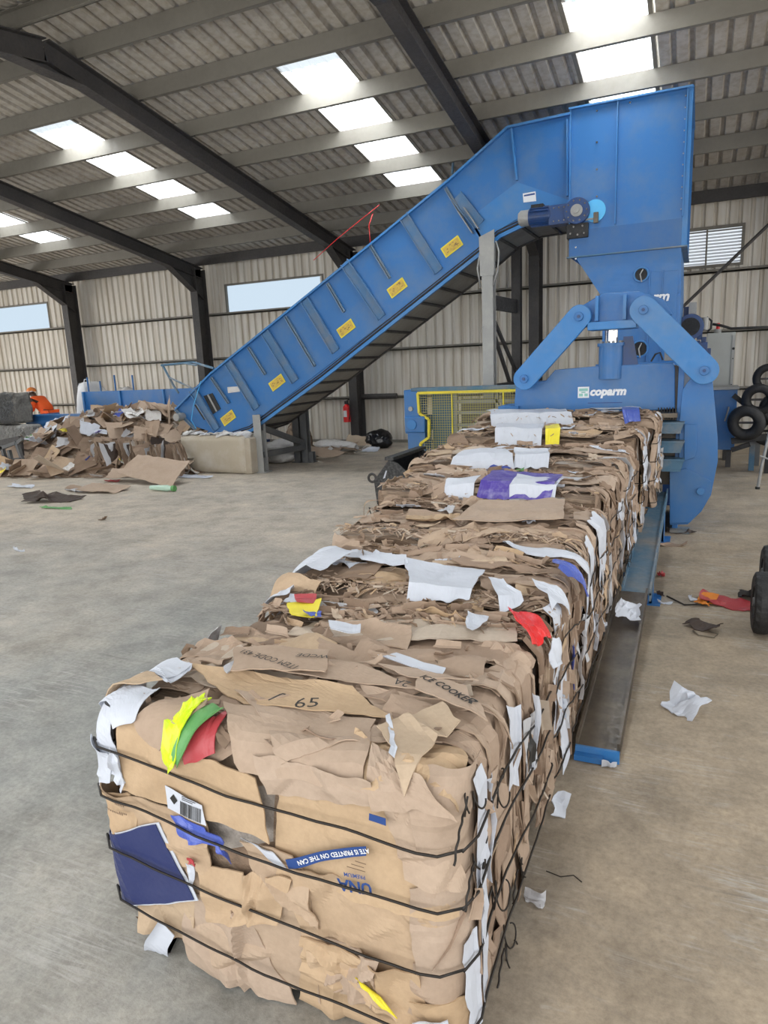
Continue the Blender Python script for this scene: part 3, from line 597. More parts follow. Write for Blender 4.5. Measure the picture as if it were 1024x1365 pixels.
# boards wrapped round the front right corner
for k,(v0_,v1_,rn) in enumerate(((.03,.30,.5),(.26,.52,.7),(.48,.80,.6),(.10,.2,.85))):
    custom(0,'front',[(-.60+.03*k,v0_),(-.475+.10+.02*(k%2),v0_+.01),(-.475+.09,v1_),(-.58,v1_-.02)],'card','cardboard_piece',h0=0.010+.003*k,rnd=rn,seed=700+k,nu=26,nv=18,camp=.012,crease=6,curl=.008,raw=True)
# top of the first bale
T=lambda px,mat,name,h0,**k: custom(0,'top',px,mat,name,h0=h0,**k)
T([(320,935),(520,985),(590,1000),(380,1010)],'card','cardboard_piece',0.030,rnd=0.62,seed=60,nu=20,nv=10,camp=0.02,crease=5)
T([(300,955),(500,975),(490,1040),(330,1010)],'card','cardboard_piece',0.034,rnd=0.55,seed=61,nu=20,nv=10,camp=0.02,crease=5)
T([(255,900),(470,935),(530,975),(330,955)],'card','cardboard_piece',0.036,rnd=0.86,seed=62,nu=22,nv=8,camp=0.015,crease=4)
T([(505,990),(590,960),(612,985),(545,1045)],'card','cardboard_piece',0.045,rnd=0.92,seed=63,nu=12,nv=8,camp=0.01,label='tan folded carton edge')
T([(495,1010),(560,1040),(600,1060),(500,1055)],'card','cardboard_piece',0.036,rnd=0.6,seed=64,camp=0.02,crease=5)
T([(480,930),(640,955),(668,990),(520,970)],'card','cardboard_piece',0.030,rnd=0.6,seed=65,nu=18,nv=8,camp=0.012)
T([(340,880),(480,905),(560,940),(370,915)],'card','cardboard_piece',0.034,rnd=0.55,seed=66,nu=18,nv=8,camp=0.012)
T([(133,921),(183,902),(219,928),(171,940)],'card','cardboard_piece',0.060,rnd=0.9,seed=67,camp=0.006,crease=1,label='flat tan cardboard flap')
T([(140,930),(215,938),(190,962),(163,962)],'paper','paper_sheet',0.052,th=0.002,seed=68)
T([(181,901),(241,896),(258,905),(222,929)],'paper','paper_sheet',0.058,th=0.002,seed=69)
T([(190,912),(255,902),(256,910),(225,932)],'paper','paper_sheet',0.053,th=0.002,seed=70)
T([(186,962),(285,938),(275,968),(225,985)],'card','cardboard_piece',0.046,rnd=0.45,seed=71,camp=0.008)
T([(226,984),(272,946),(290,954),(250,1001)],'lime','plastic_film',0.056,th=0.003,seed=72,crease=8,camp=0.035,jag=0.02,wave=0.02,label='lime green plastic film')
T([(245,986),(287,962),(303,973),(257,998)],'green','carton_panel',0.052,seed=73,crease=1,label='green carton panel')
custom(0,'front',[(257,993),(302,972),(298,1003),(266,1008)],'redboard','carton_panel',h0=0.04,seed=74,crease=2,label='dark red carton panel')
T([(504,892),(528,889),(596,908),(584,922)],'paper','paper_sheet',0.045,th=0.002,seed=75,crease=1,camp=0.006)
T([(505,905),(560,912),(640,935),(560,930)],'card','cardboard_piece',0.05,rnd=0.7,seed=76,camp=0.01)
T([(518,978),(525,975),(530,1030),(522,1025)],'paper','paper_sheet',0.05,th=0.002,seed=77,nu=4,nv=8)
T([(300,910),(335,893),(340,897),(306,915)],'paper_grey','paper_scrap',0.055,th=0.003,seed=78,nu=8,nv=3)
T([(566,922),(622,940),(634,975),(556,945)],'card','cardboard_piece',0.058,rnd=0.62,seed=781,crease=0,camp=0,wave=0,curl=0,nu=16,nv=8,label='brown board strip printed in black capitals')
T([(318,888),(440,893),(436,925),(312,918)],'card','cardboard_piece',0.054,rnd=0.5,seed=782,crease=0,camp=0,wave=0,curl=0,nu=16,nv=8,label='brown board strip printed in faded black letters')
pxtext(0,'top','ICE COOKER',(596,945),0.034,R(-30),'ink_black',0.0645,0.02)
pxtext(0,'top','ITEM CODE 431',(362,908),0.036,R(180-14),'ink_black',0.0775,0.0)
pxtext(0,'top','WCDE',(418,905),0.036,R(190),'ink_black',0.0775,0.0)
pxtext(0,'top','2A',(541,938),0.045,R(180-10),'ink_black',0.066,0.0)
pxtext(0,'top','65',(410,965),0.075,R(20),'ink_black',0.062,0.0)
pxtext(0,'top','J',(367,958),0.06,R(160),'ink_black',0.062,0.0)
# right side of the first bales: tall white strips
S=lambda i,px,mat,name,**k: custom(i,'right',px,mat,name,**k)
S(0,[(1.42,.74),(1.50,.74),(1.50,.34),(1.42,.30)],'paper','paper_strip',h0=0.034,th=0.002,seed=81,raw=True,nu=4,nv=16,camp=0.01)
S(0,[(1.41,.52),(1.49,.52),(1.50,.12),(1.43,.10)],'paper','paper_strip',h0=0.036,th=0.002,seed=82,raw=True,nu=4,nv=16,camp=0.01)
S(0,[(1.36,.35),(1.40,.36),(1.42,.06),(1.37,.05)],'paper','paper_strip',h0=0.034,th=0.002,seed=83,raw=True,nu=4,nv=12)
S(0,[(1.88,.66),(2.04,.62),(2.05,.42),(1.92,.40)],'paper_grey','paper_strip',h0=0.034,th=0.002,seed=84,raw=True)
S(0,[(1.93,.60),(1.97,.60),(1.98,.48),(1.94,.46)],'ink_black','printed_patch',h0=0.040,th=0.001,seed=85,raw=True,nu=4,nv=6)
S(0,[(1.98,.50),(2.04,.52),(2.03,.46),(1.98,.45)],'ink_black','printed_patch',h0=0.040,th=0.001,seed=86,raw=True,nu=4,nv=4)
S(1,[(2.46,.80),(2.56,.80),(2.62,.30),(2.50,.28)],'paper','paper_strip',h0=0.034,th=0.002,seed=87,raw=True,nu=6,nv=16)
S(1,[(2.55,.45),(2.75,.50),(2.72,.08),(2.60,.05)],'paper','paper_strip',h0=0.034,th=0.002,seed=88,raw=True,nu=6,nv=16)
S(1,[(2.85,.50),(2.90,.50),(2.93,.30),(2.86,.30)],'film_blue','plastic_film',h0=0.034,th=0.002,seed=89,raw=True,nu=4,nv=6)
custom(1,'top',[(678,836),(707,842),(712,856),(692,878)],'redfilm','plastic_film',h0=0.05,th=0.003,seed=90,crease=4,camp=0.02,label='bright red plastic scrap')
custom(1,'top',[(712,855),(722,850),(715,872),(703,880)],'paper','paper_scrap',h0=0.05,th=0.002,seed=91,nu=6,nv=5)
custom(1,'top',[(622,838),(652,846),(632,868),(622,865)],'paper','paper_scrap',h0=0.045,th=0.002,seed=92,nu=6,nv=5)
custom(1,'top',[(440,850),(484,856),(482,870),(441,862)],'paper','paper_scrap',h0=0.05,th=0.002,seed=93,nu=8,nv=4,crease=1)
custom(1,'top',[(385,822),(430,820),(425,845),(390,840)],'sunyellow','printed_scrap',h0=0.045,th=0.002,seed=94,nu=8,nv=5)
custom(1,'top',[(395,815),(425,815),(420,826),(400,824)],'redboard','printed_scrap',h0=0.048,th=0.002,seed=95,nu=6,nv=3)
custom(1,'top',[(408,838),(432,838),(430,845),(412,846)],'film_blue','printed_scrap',h0=0.05,th=0.002,seed=96,nu=6,nv=3)
custom(1,'top',[(365,795),(395,793),(390,812),(370,812)],'paper','paper_scrap',h0=0.05,th=0.002,seed=97,nu=6,nv=4)
custom(1,'top',[(265,835),(310,845),(300,858),(262,850)],'paper_grey','paper_scrap',h0=0.04,th=0.002,seed=98,nu=6,nv=4)
custom(1,'top',[(330,768),(430,785),(425,805),(320,790)],'card','cardboard_piece',h0=0.045,rnd=0.8,seed=99,nu=14,nv=6)
custom(2,'top',[(538,766),(650,776),(632,806),(552,802)],'paper','paper_board',h0=0.045,th=0.003,seed=101,nu=16,nv=8,crease=2,camp=0.01,label='large white board')
custom(2,'top',[(478,762),(540,764),(545,774),(482,770)],'paper','paper_board',h0=0.045,th=0.003,seed=102,nu=10,nv=4)
custom(2,'top',[(655,786),(675,792),(698,812),(668,812)],'paper','paper_scrap',h0=0.045,th=0.002,seed=103,nu=6,nv=5)
custom(2,'top',[(712,796),(735,798),(738,812),(720,815)],'paper','paper_scrap',h0=0.05,th=0.002,seed=104,nu=6,nv=5)
custom(2,'top',[(372,748),(430,740),(476,760),(425,782)],'paper','paper_board',h0=0.055,th=0.003,seed=105,nu=12,nv=7,crease=2,label='white board overhanging the left edge')
custom(2,'top',[(695,714),(778,732),(800,775),(700,755)],'paper','paper_board',h0=0.045,th=0.003,seed=106,nu=16,nv=10,crease=4,camp=0.02,label='crumpled white sheet folded over the right edge')
custom(2,'right',[(3.55,.86),(3.85,.86),(3.8,.5),(3.62,.52)],'paper','paper_strip',h0=0.04,th=0.002,seed=107,raw=True)
custom(2,'right',[(3.30,.84),(3.40,.84),(3.42,.4),(3.33,.38)],'paper','paper_strip',h0=0.04,th=0.002,seed=108,raw=True)
custom(2,'top',[(735,770),(752,768),(755,785),(740,788)],'film_blue','printed_scrap',h0=0.06,th=0.002,seed=109,nu=5,nv=4)
custom(3,'top',[(640,682),(760,668),(752,712),(600,705)],'card','cardboard_piece',h0=0.045,rnd=0.62,seed=111,nu=16,nv=8,crease=2,label='large flat brown panel')
custom(3,'top',[(430,712),(520,700),(500,745),(440,735)],'card','cardboard_piece',h0=0.05,rnd=0.5,seed=112,nu=12,nv=7,crease=4,camp=0.02)
custom(3,'top',[(555,715),(690,705),(690,745),(560,745)],'card','cardboard_piece',h0=0.045,rnd=0.55,seed=113,nu=14,nv=8,crease=4,camp=0.03)
custom(3,'top',[(536,718),(568,712),(556,742),(535,738)],'paper','paper_board',h0=0.05,th=0.003,seed=114,nu=8,nv=6)
custom(4,'top',[(655,640),(752,646),(735,664),(640,660)],'purple','printed_board',h0=0.05,th=0.003,seed=121,nu=12,nv=6,label='purple printed board')
custom(4,'top',[(595,658),(672,662),(668,672),(597,672)],'redboard','printed_board',h0=0.05,th=0.003,seed=122,nu=12,nv=4,label='red printed board')
custom(4,'top',[(690,648),(752,650),(740,666),(684,666)],'paper','paper_sheet',h0=0.055,th=0.002,seed=123,nu=8,nv=5)
custom(4,'top',[(600,650),(640,648),(634,662),(598,660)],'paper','paper_sheet',h0=0.055,th=0.002,seed=124,nu=8,nv=5)
custom(4,'top',[(620,612),(672,610),(690,630),(600,634)],'paper','paper_sheet',h0=0.05,th=0.002,seed=125,nu=10,nv=6,label='white printed leaflet')
custom(4,'top',[(655,618),(684,620),(680,634),(650,632)],'film_blue','printed_board',h0=0.058,th=0.002,seed=126,nu=6,nv=4)
custom(4,'top',[(684,622),(702,620),(700,632),(682,634)],'green','printed_board',h0=0.058,th=0.002,seed=127,nu=6,nv=4)
custom(5,'top',[(665,575),(728,574),(722,592),(662,594)],'paper','paper_sheet',h0=0.05,th=0.002,seed=131,nu=10,nv=6)
custom(5,'top',[(726,578),(746,575),(745,588),(728,590)],'sunyellow','printed_board',h0=0.055,th=0.002,seed=132,nu=6,nv=4,label='yellow printed scrap')
custom(5,'top',[(685,610),(735,612),(735,620),(686,620)],'paper','paper_sheet',h0=0.05,th=0.003,seed=133,nu=10,nv=4)
custom(5,'top',[(612,590),(640,588),(645,598),(610,600)],'paper','paper_sheet',h0=0.05,th=0.003,seed=134,nu=8,nv=4)
custom(6,'top',[(650,556),(765,546),(768,565),(660,572)],'paper','paper_sheet',h0=0.04,th=0.003,seed=141,nu=14,nv=6,label='long white sheet')
custom(6,'top',[(800,542),(850,530),(860,548),(820,556)],'paper','paper_sheet',h0=0.05,th=0.003,seed=142,nu=10,nv=5)
custom(6,'top',[(832,548),(858,545),(855,560),(835,562)],'film_blue','printed_board',h0=0.06,th=0.002,seed=143,nu=6,nv=4)
for (p,s,k) in (((620,1080),1.0,1),((660,1055),1.1,2),((632,1150),0.9,3),((655,1185),1.3,4),((672,1265),1.2,5),((690,1160),0.8,6)):
    knot(onX(p[0],p[1],-0.44),r0,k,s)
for (p,s,k,ri) in (((835,745),1.6,11,4),((850,660),1.8,12,5)): knot(onX(p[0],p[1],-0.40),roots[ri],k,s)
#PART2
def disc(mb,c,axis,r,t,n=20): 
    c=Vector(c); a=Vector(axis).normalized(); return mb.cyl(c-a*t/2,c+a*t/2,r,n)
def P(mb,name,mat,root,bevel=0,smooth=False,label=None):
    o=build(name,mb,mat,root,bevel=bevel,smooth=smooth)
    if label: o['label']=label
    return o
# ------------------------------------------------------------ baling press
bal=thing('baling_press',(-0.95,9.5,0),'large blue baling press with tall square hopper standing at the head of the bale row','baling press')
# hopper box
hx0,hx1,hy0,hy1=-1.60,-0.26,9.7,11.35; hz0,hz1=3.0,4.76
mb=MB(); t=0.008
mb.prism([(hx0,hz0+.0),(hx0,3.56),(hx0,hz1),(hx1,hz1),(hx1,hz0)],hy0,hy0+t)
mb.box(hx0,hx1,hy1-t,hy1,hz0,hz1); mb.box(hx1-t,hx1,hy0+t,hy1-t,hz0,hz1)
mb.box(hx0,hx0+t,hy0+t,hy1-t,hz0,3.3)
P(mb,'hopper','blue',bal)
P(MB().box(hx0-0.005,hx1-0.001,hy0-0.022,hy0-0.003,hz0,3.32),'hopper_skirt',M['blue_shaded'],bal)
mb=MB()
for x in (hx0,-1.04,hx1):
    mb.box(x-0.006,x+0.006,hy0-0.05,hy0-0.001,3.34,hz1)
mb.box(hx0-0.02,hx1+0.06,hy0-0.07,hy0-0.001,hz1-0.015,hz1+0.005); mb.box(hx1-0.001,hx1+0.07,hy0-0.05,hy1+0.05,hz1-0.02,hz1)
mb.box(hx1,hx1+0.06,hy0-0.024,hy0+0.01,hz0,hz1); mb.box(hx1,hx1+0.06,hy1-0.02,hy1,hz0,hz1); mb.box(hx1,hx1+0.03,hy0+0.5,hy0+0.52,hz0,hz1)
P(mb,'hopper_rib','blue_light',bal)
P(MB().box(hx0-0.03,hx1+0.07,hy0-0.06,hy0+0.0,hz0-0.015,hz0).box(hx1,hx1+0.07,hy0,hy1+0.04,hz0-0.015,hz0),'hopper_flange','blue_dust',bal)
for (x,y) in ((796,148),(796,190),(796,226),(796,262),(768,330),(768,345),(840,137),(824,139)):
    p=onY(x,y,hy0-0.004); P(disc(MB(),(p.x,hy0-0.012 if y<320 else hy0-0.018,p.z),(0,1,0),0.012,0.012,8),'bolt','chrome',bal)
for k in range(14): P(disc(MB(),(hx1-0.02,hy0-0.006,3.05+k*0.125),(0,1,0),0.008,0.012,6),'bolt','galv',bal)
# funnel under the hopper and the tall chute
mb=MB(); fz=2.45
a=[(hx0+.08,hy0,hz0-.015),(hx1,hy0,hz0-.015),(hx1,hy1,hz0-.015),(hx0+.08,hy1,hz0-.015)]; b_=[(-1.17,hy0,fz),(-0.24,hy0,fz),(-0.24,hy1,fz),(-1.17,hy1,fz)]
mb.add(a+b_,[(0,1,5,4),(1,2,6,5),(2,3,7,6),(3,0,4,7),(4,5,6,7)]); P(mb,'funnel','blue',bal)
mb=MB().box(-1.17,-0.24,hy0,hy1,1.45,fz); P(mb,'feed_chute','blue',bal,0.006)
mb=MB(); mb.box(-0.62,-0.60,hy0-0.02,hy0,1.6,2.75).box(-0.60,-0.28,hy0-0.012,hy0,1.62,2.72).box(-0.46,-0.45,hy0-0.03,hy0,1.6,2.74); P(mb,'chute_door','blue',bal,0.003)
for (x,y,r) in ((855,366,.085),(853,465,.10)):
    p=onY(x,y,hy0); 
    mb=MB().torus((p.x,hy0-0.012,p.z),(0,1,0),r,0.012,20,6); o=P(mb,'inspection_ring','blue_light',bal)
    build('inspection_hole',disc(MB(),(p.x,hy0-0.004,p.z),(0,1,0),r,0.010,20),'black',o)
    build('hose',MB().tube([(p.x+0.02,hy0-0.02,p.z+r*0.7),(p.x-0.01,hy0-0.05,p.z),(p.x+0.01,hy0-0.03,p.z-r*1.1)],0.008,6),'galv',o)
def txt(s,size,px,Y,ang,mat,bold=0.03,shear=0.25,name='lettering',root=bal):
    p=onY(px[0],px[1],Y); c,s_=math.cos(ang),math.sin(ang)
    return P(text_mb(s,size,lambda a,b:(p.x+a*c-b*s_,Y,p.z+a*s_+b*c),bold,shear),name,mat,root)
txt('coparm',0.17,(862,397),hy0-0.035,0,'white')
# main chamber running back from the jaws
mb=MB().box(-1.50,-0.20,7.62,13.3,0.42,1.42); P(mb,'press_chamber','blue',bal,0.01)
mb=MB()
for k in range(9): mb.box(-1.56,-0.14,7.9+k*0.62,7.94+k*0.62,0.36,1.48)
P(mb,'chamber_rib','blue',bal,0.004)
for x in (-1.45,-0.25):
    for y in (8.6,10.6,12.8): P(MB().box(x-.07,x+.07,y-.07,y+.07,0,0.45).box(x-.11,x+.11,y-.11,y+.11,0,0.02),'foot','blue_dark',bal)
P(MB().box(-1.24,-0.14,9.64,9.70,1.44,1.62),'chute_collar','blue',bal,0.004)
# crossbeam over the bale channel
YB=7.28
pts=[xz(*q,YB) for q in ((684,560),(688,511),(727,508),(740,493),(800,488),(897,484),(900,490),(900,545))]
mb=MB().prism(pts,YB,YB+0.36); P(mb,'crossbeam','blue',bal,0.006)
a=xz(900,487,YB); b2=xz(900,545,YB); mb=MB().prism([(a[0]-.005,a[1]),(a[0]+.03,a[1]-.02),(b2[0]+.03,b2[1]-.0),(b2[0]-.005,b2[1])],YB+0.01,YB+0.4); P(mb,'beam_end','steel_dark',bal)
# letters and badge
p=onY(778,523,YB); P(MB().box(p.x-.055,p.x+.055,YB-0.006,YB-0.001,p.z-.055,p.z+.055),'badge','white',bal)
P(MB().box(p.x-.043,p.x+.043,YB-0.008,YB-0.006,p.z+.012,p.z+.04).box(p.x-.043,p.x-.005,YB-0.008,YB-0.006,p.z-.04,p.z-.012).box(p.x+.01,p.x+.043,YB-0.008,YB-0.006,p.z-.04,p.z-.012).box(p.x-.02,p.x+.02,YB-0.008,YB-0.006,p.z-.006,p.z+.006),'badge_emblem',newmat('pale_green_print',0.5,0,(0.25,0.5,0.45))[0],bal)
txt('coparm',0.112,(810,522),YB-0.004,0.0,'white',0.05,0.22)
mb=MB(); p=onY(806,530,YB); mb.box(p.x-.16,p.x+.17,YB-0.003,YB-0.001,p.z-.055,p.z-.047); P(mb,'lettering_underline',M['ink_blue'],bal)
# yoke
YK=7.16
pts=[xz(*q,YK) for q in ((764,425),(774,408),(802,391),(852,388),(884,398),(896,418),(880,432),(848,428),(845,428),(790,434),(770,437))]
P(MB().prism(pts,YK+0.03,YK+0.17),'yoke','blue',bal,0.006)
for q0,q1 in (((797,395),(796,428)),((834,393),(832,426))):
    a=onY(*q0,YK); c_=onY(*q1,YK); P(MB().box(a.x-.014,a.x+.014,YK-0.06,YK+0.03,c_.z,a.z),'yoke_stiffener','blue_light',bal)
a=onY(785,441,YK); c_=onY(847,427,YK)
P(MB().box(a.x,c_.x+.02,YK-0.10,YK+0.20,a.z+.0,a.z+.075),'yoke_foot','blue_light',bal,0.006)
# cylinder under the yoke
a=onY(815,441,7.3); zt_=a.z+.04
P(MB().cyl((a.x,7.32,1.7),(a.x,7.32,zt_),0.06,20),'piston_rod','chrome',bal,smooth=False)
zc=onY(815,457,7.2).z
P(MB().cyl((a.x,7.32,1.5),(a.x,7.32,zc),0.115,28).cyl((a.x,7.32,zc-.03),(a.x,7.32,zc),0.13,28),'press_cylinder','blue',bal)
mb=MB()
for k in range(10): t_=k*math.pi/5; mb.cyl((a.x+.11*math.cos(t_),7.32+.11*math.sin(t_),zc),(a.x+.11*math.cos(t_),7.32+.11*math.sin(t_),zc+.02),0.013,6)
P(mb,'cylinder_bolts','galv',bal)
P(MB().prism([(a.x+.115,1.60),(a.x+.26,1.60),(a.x+.2,1.9),(a.x+.115,1.9)],7.30,7.34),'cylinder_gusset','blue_dark',bal)
# links: rounded bars between pins
def link(p0,p1,w,y0,y1):
    a=onY(*p0,y0); b=onY(*p1,y0); dx,dz=b.x-a.x,b.z-a.z; L=math.hypot(dx,dz); ang=math.atan2(dz,dx); pts=[]
    for k in range(13): t=ang+math.pi/2+math.pi*k/12; pts.append((a.x+w*math.cos(t),a.z+w*math.sin(t)))
    for k in range(13): t=ang-math.pi/2+math.pi*k/12; pts.append((b.x+w*math.cos(t),b.z+w*math.sin(t)))
    o=P(MB().prism(pts,y0,y1),'jaw_link','blue_light',bal,0.006)
    for c in (a,b):
        build('pin',disc(MB(),(c.x,y0-0.012,c.z),(0,1,0),0.042,0.03,20),'blue',o,bevel=0.004); build('pin_bolt',disc(MB(),(c.x,y0-0.032,c.z),(0,1,0),0.016,0.012,6),'blue_dark',o)
link((699,505),(772,422),0.112,7.06,7.12); link((858,413),(939,494),0.125,7.04,7.10)
link((699,505),(772,422),0.112,7.30,7.34)
# right jaw plate, tapering to its foot
YJ=7.18
pts=[xz(*q,YJ) for q in ((915,512),(922,503),(950,506),(953,540),(957,585),(957,615),(948,660),(935,682),(917,699),(893,700),(893,660),(905,640),(906,560),(910,520))]
P(MB().prism(pts,YJ,YJ+0.05),'jaw_plate','blue',bal,0.004)
pts=[xz(*q,YJ) for q in ((893,628),(915,624),(948,641),(946,662),(920,696),(893,697))]; o=P(MB().prism(pts,YJ-0.025,YJ),'jaw_foot_plate','blue',bal,0.004)
p=onY(934,654,YJ); build('pin',disc(MB(),(p.x,YJ-0.035,p.z),(0,1,0),0.035,0.03,18),'blue_light',o,bevel=0.003)
p=onY(889,637,YJ); build('pin_bolt',disc(MB(),(p.x+.02,YJ-0.03,p.z),(0,1,0),0.012,0.012,10),'black',o)
pts=[xz(*q,YJ) for q in ((912,600),(912,565),(929,565),(929,600),(926,610),(912,614))]; P(MB().prism(pts,YJ-0.02,YJ),'cheek_plate','blue',bal,0.006)
P(MB().box(-0.17,-0.12,YJ+0.04,8.2,0.0,1.6),'side_plate','blue',bal,0.004)
p=onY(905,700,YJ); P(MB().box(p.x-0.08,p.x+.10,YJ-0.06,YJ+0.12,0,0.03),'foot','blue_dust',bal)
# left jaw plate, mostly behind the bales
P(MB().box(-1.92,-1.70,YJ+0.06,7.7,0.0,1.25),'jaw_plate','blue',bal,0.004)
# channel beams guiding the bale at the right
for y0,y1 in ((563,578),(588,604),(612,629)):
    a=onY(879,y0,7.05); c_=onY(912,y1,7.05)
    mb=MB().box(a.x-.01,c_.x,7.05,7.9,a.z-.018,a.z).box(a.x-.01,c_.x-.03,7.05,7.9,c_.z,c_.z+.018).box(a.x-.01,a.x+.01,7.07,7.9,c_.z,a.z).prism([(a.x,c_.z),(c_.x-.035,c_.z),(c_.x,a.z),(a.x,a.z)],7.06,7.075)
    P(mb,'guide_channel','blue_dust',bal)
P(MB().box(-0.33,-0.16,7.06,7.9,1.13,1.17).box(-0.34,-0.16,7.3,7.9,0.45,1.12),'channel_backing','rail_worn',bal)
a=onY(899,545,7.1)
mb=MB(); rg=random.Random(3)
for k in range(7): x=-0.33+k*0.025; mb.tube([(x,7.12,1.22),(x+.005,7.12,1.15),(x-.004,7.11,1.10+rg.random()*.03)],0.007,5)
P(mb,'wire_guides','black',bal)
# hoses and fittings behind the links
mb=MB(); mb.tube([onY(*q,7.5) for q in ((890,470),(902,475),(912,488),(915,497),(925,500))],0.012,6).tube([onY(*q,7.5) for q in ((868,482),(874,472),(880,470),(884,480))],0.009,6)
P(mb,'hydraulic_hose','black',bal); p=onY(893,474,7.6); P(MB().box(p.x-.05,p.x+.04,7.6,7.7,p.z-.05,p.z+.05),'valve_block','galv',bal,0.004)
p=onY(916,512,7.4); P(MB().box(p.x-.04,p.x+.05,7.4,7.44,p.z-.12,p.z+.12),'switch_box','galv',bal,0.004)
# hydraulic unit at the side
p=onY(921,437,11.0); P(MB().cyl((p.x,10.6,p.z),(p.x,11.1,p.z),0.16,24).cyl((p.x,10.55,p.z),(p.x,10.6,p.z),0.17,24),'motor','blue_dark',bal,0.004)
P(disc(MB(),(p.x,10.54,p.z),(0,1,0),0.12,0.02,20),'motor_fan_cover','black',bal)
mb=MB().box(-0.24,0.10,10.7,11.6,1.45,1.85); P(mb,'oil_tank','blue_dark',bal,0.006)
mb=MB(); 
for q in ((915,415),(925,425),(933,445),(930,460),(938,455),(944,470)): p=onY(*q,11.1); mb.box(p.x-.035,p.x+.035,11.05,11.15,p.z-.08,p.z+.06)
P(mb,'valve_block','blue_dark',bal,0.004)
p=onY(940,428,11.2); P(MB().cyl((p.x,11.2,p.z-.12),(p.x,11.2,p.z+.05),0.05,14),'filter','galv',bal)
P(MB().tube([onY(*q,11.2) for q in ((939,440),(938,426),(943,423),(949,428),(948,438),(943,442))],0.014,6),'hydraulic_hose','black',bal,smooth=True)
P(MB().box(-0.16,-0.06,10.9,11.0,1.4,2.4),'pipe_bracket','galv',bal)
# left equipment: wire tying unit with yellow framed mesh guard
YC=9.55
tu=thing('tying_unit',(-3.1,YC,0),'blue wire tying unit behind a yellow framed mesh guard left of the baling press','machine guard')
P(MB().box(*sorted((xz(538,520,YC)[0],xz(558,520,YC)[0])),YC,YC+0.35,0.72,1.36),'end_housing','blue',tu,0.012)
x0,_=xz(541,560,YC); x1,_=xz(568,560,YC); P(MB().box(x0,x1,YC-0.06,YC+0.3,0.74,0.98),'gear_housing','blue',tu,0.02)
P(MB().box(x0+.02,x1-.02,YC,YC+0.3,0.0,0.74),'pedestal','blue',tu,0.008)
p=onY(548,545,YC); P(disc(MB(),(p.x,YC-0.01,p.z),(0,1,0),0.035,0.03,14),'pressure_gauge','galv',tu)
mb=MB().cyl((x0+.12,YC-.08,0.86),(x0+.12,YC-.05,0.86),0.075,20); P(mb,'gear_cover','blue_light',tu,0.004)
zt2=1.315; X0,X1=xz(558,525,YC)[0],-1.98
P(MB().box(X0-.12,X1+.1,YC,YC+0.3,zt2+.02,zt2+.07),'top_cover','blue_dust',tu,0.004)
fr=[xz(*q,YC-.02) for q in ((557,524),(559,551),(572,559),(572,583),(561,591),(561,613))]; Xr=-2.0; zb=fr[-1][1]
mb=MB(); 
for a_,b_ in zip(fr,fr[1:]): mb.bar((a_[0],YC-.02,a_[1]),(b_[0],YC-.02,b_[1]),0.035,0.04,up=(0,1,0))
mb.bar((fr[0][0],YC-.02,zt2),(Xr,YC-.02,zt2),0.035,0.045,up=(0,1,0)); mb.bar((fr[-1][0],YC-.02,zb),(Xr,YC-.02,zb),0.035,0.04,up=(0,1,0))
for x in (-3.2,-2.45): mb.bar((x,YC-.02,zb),(x,YC-.02,zt2),0.02,0.015,up=(0,1,0))
P(mb,'guard_frame','yellow',tu)
mb=MB(); poly=[(x,YC-.01,z) for x,z in fr]+[(Xr,YC-.01,zb),(Xr,YC-.01,zt2)]; mb.add(poly,[list(range(len(poly)))]); P(mb,'mesh_panel','mesh',tu)
mb=MB().box(X0+.1,-3.25,YC+.28,YC+.3,zb,zt2); P(mb,'back_plate','blue_dust',tu)
mb=MB(); 
for k,z in enumerate((0.45,0.62,0.80,0.98,1.14)): mb.box(-3.2,-2.0,YC+.2,YC+.24,z,z+.05)
mb.box(-3.24,-3.19,YC+.2,YC+.25,zb,zt2).box(-2.62,-2.58,YC+.2,YC+.25,zb,zt2); P(mb,'inner_rails','galv',tu)
P(MB().box(-3.15,-2.66,YC+.26,YC+.28,0.4,1.2).box(-2.55,-2.0,YC+.26,YC+.28,0.4,1.25),'inner_panel','purlin',tu)
P(MB().box(-2.5,-2.28,YC+.1,YC+.12,1.0,1.12),'notice_plate','white',tu)
mb=MB().box(-2.0,-1.9,YC,YC+.3,0,1.3).box(-3.0,-2.9,YC+.26,YC+.34,0,0.5); P(mb,'post','steel_dark',tu)
# ------------------------------------------------------------ conveyor
YN,YF=10.1,11.25
con=thing('inclined_conveyor',(-5.0,10.7,0),'long blue inclined conveyor rising from the waste heap to the hopper of the press','conveyor')
q_=lambda x,y:xz(x,y,YN)
side=[(-8.66,1.12),(-7.81,1.72),(-4.68,3.49),(-3.34,4.26),(-2.50,4.80),(-1.52,4.83),(-1.52,3.62),(-1.75,3.62),(-2.27,3.60),(-2.64,3.50),(-2.92,3.30),(-4.23,2.49),(-5.6,1.64),(-7.07,0.80),(-7.45,0.70),(-7.9,0.69),(-8.3,0.80),(-8.55,0.98)]
for y in (YN,YF-0.02): P(MB().prism(side,y,y+0.02),'side_panel','blue',con)
def offs(p,d,k): return (p[0]+d[0]*k,p[1]+d[1]*k)
# slope frame
SA=Vector((-4.23+7.07,2.49-0.80)).normalized(); SN=Vector((-SA.y,SA.x))
def onS(a,h,y): # a: distance along the lower edge from (-7.07,.80), h: height above it
    return Vector((-7.07+SA.x*a+SN.x*h,y,0.80+SA.y*a+SN.y*h))
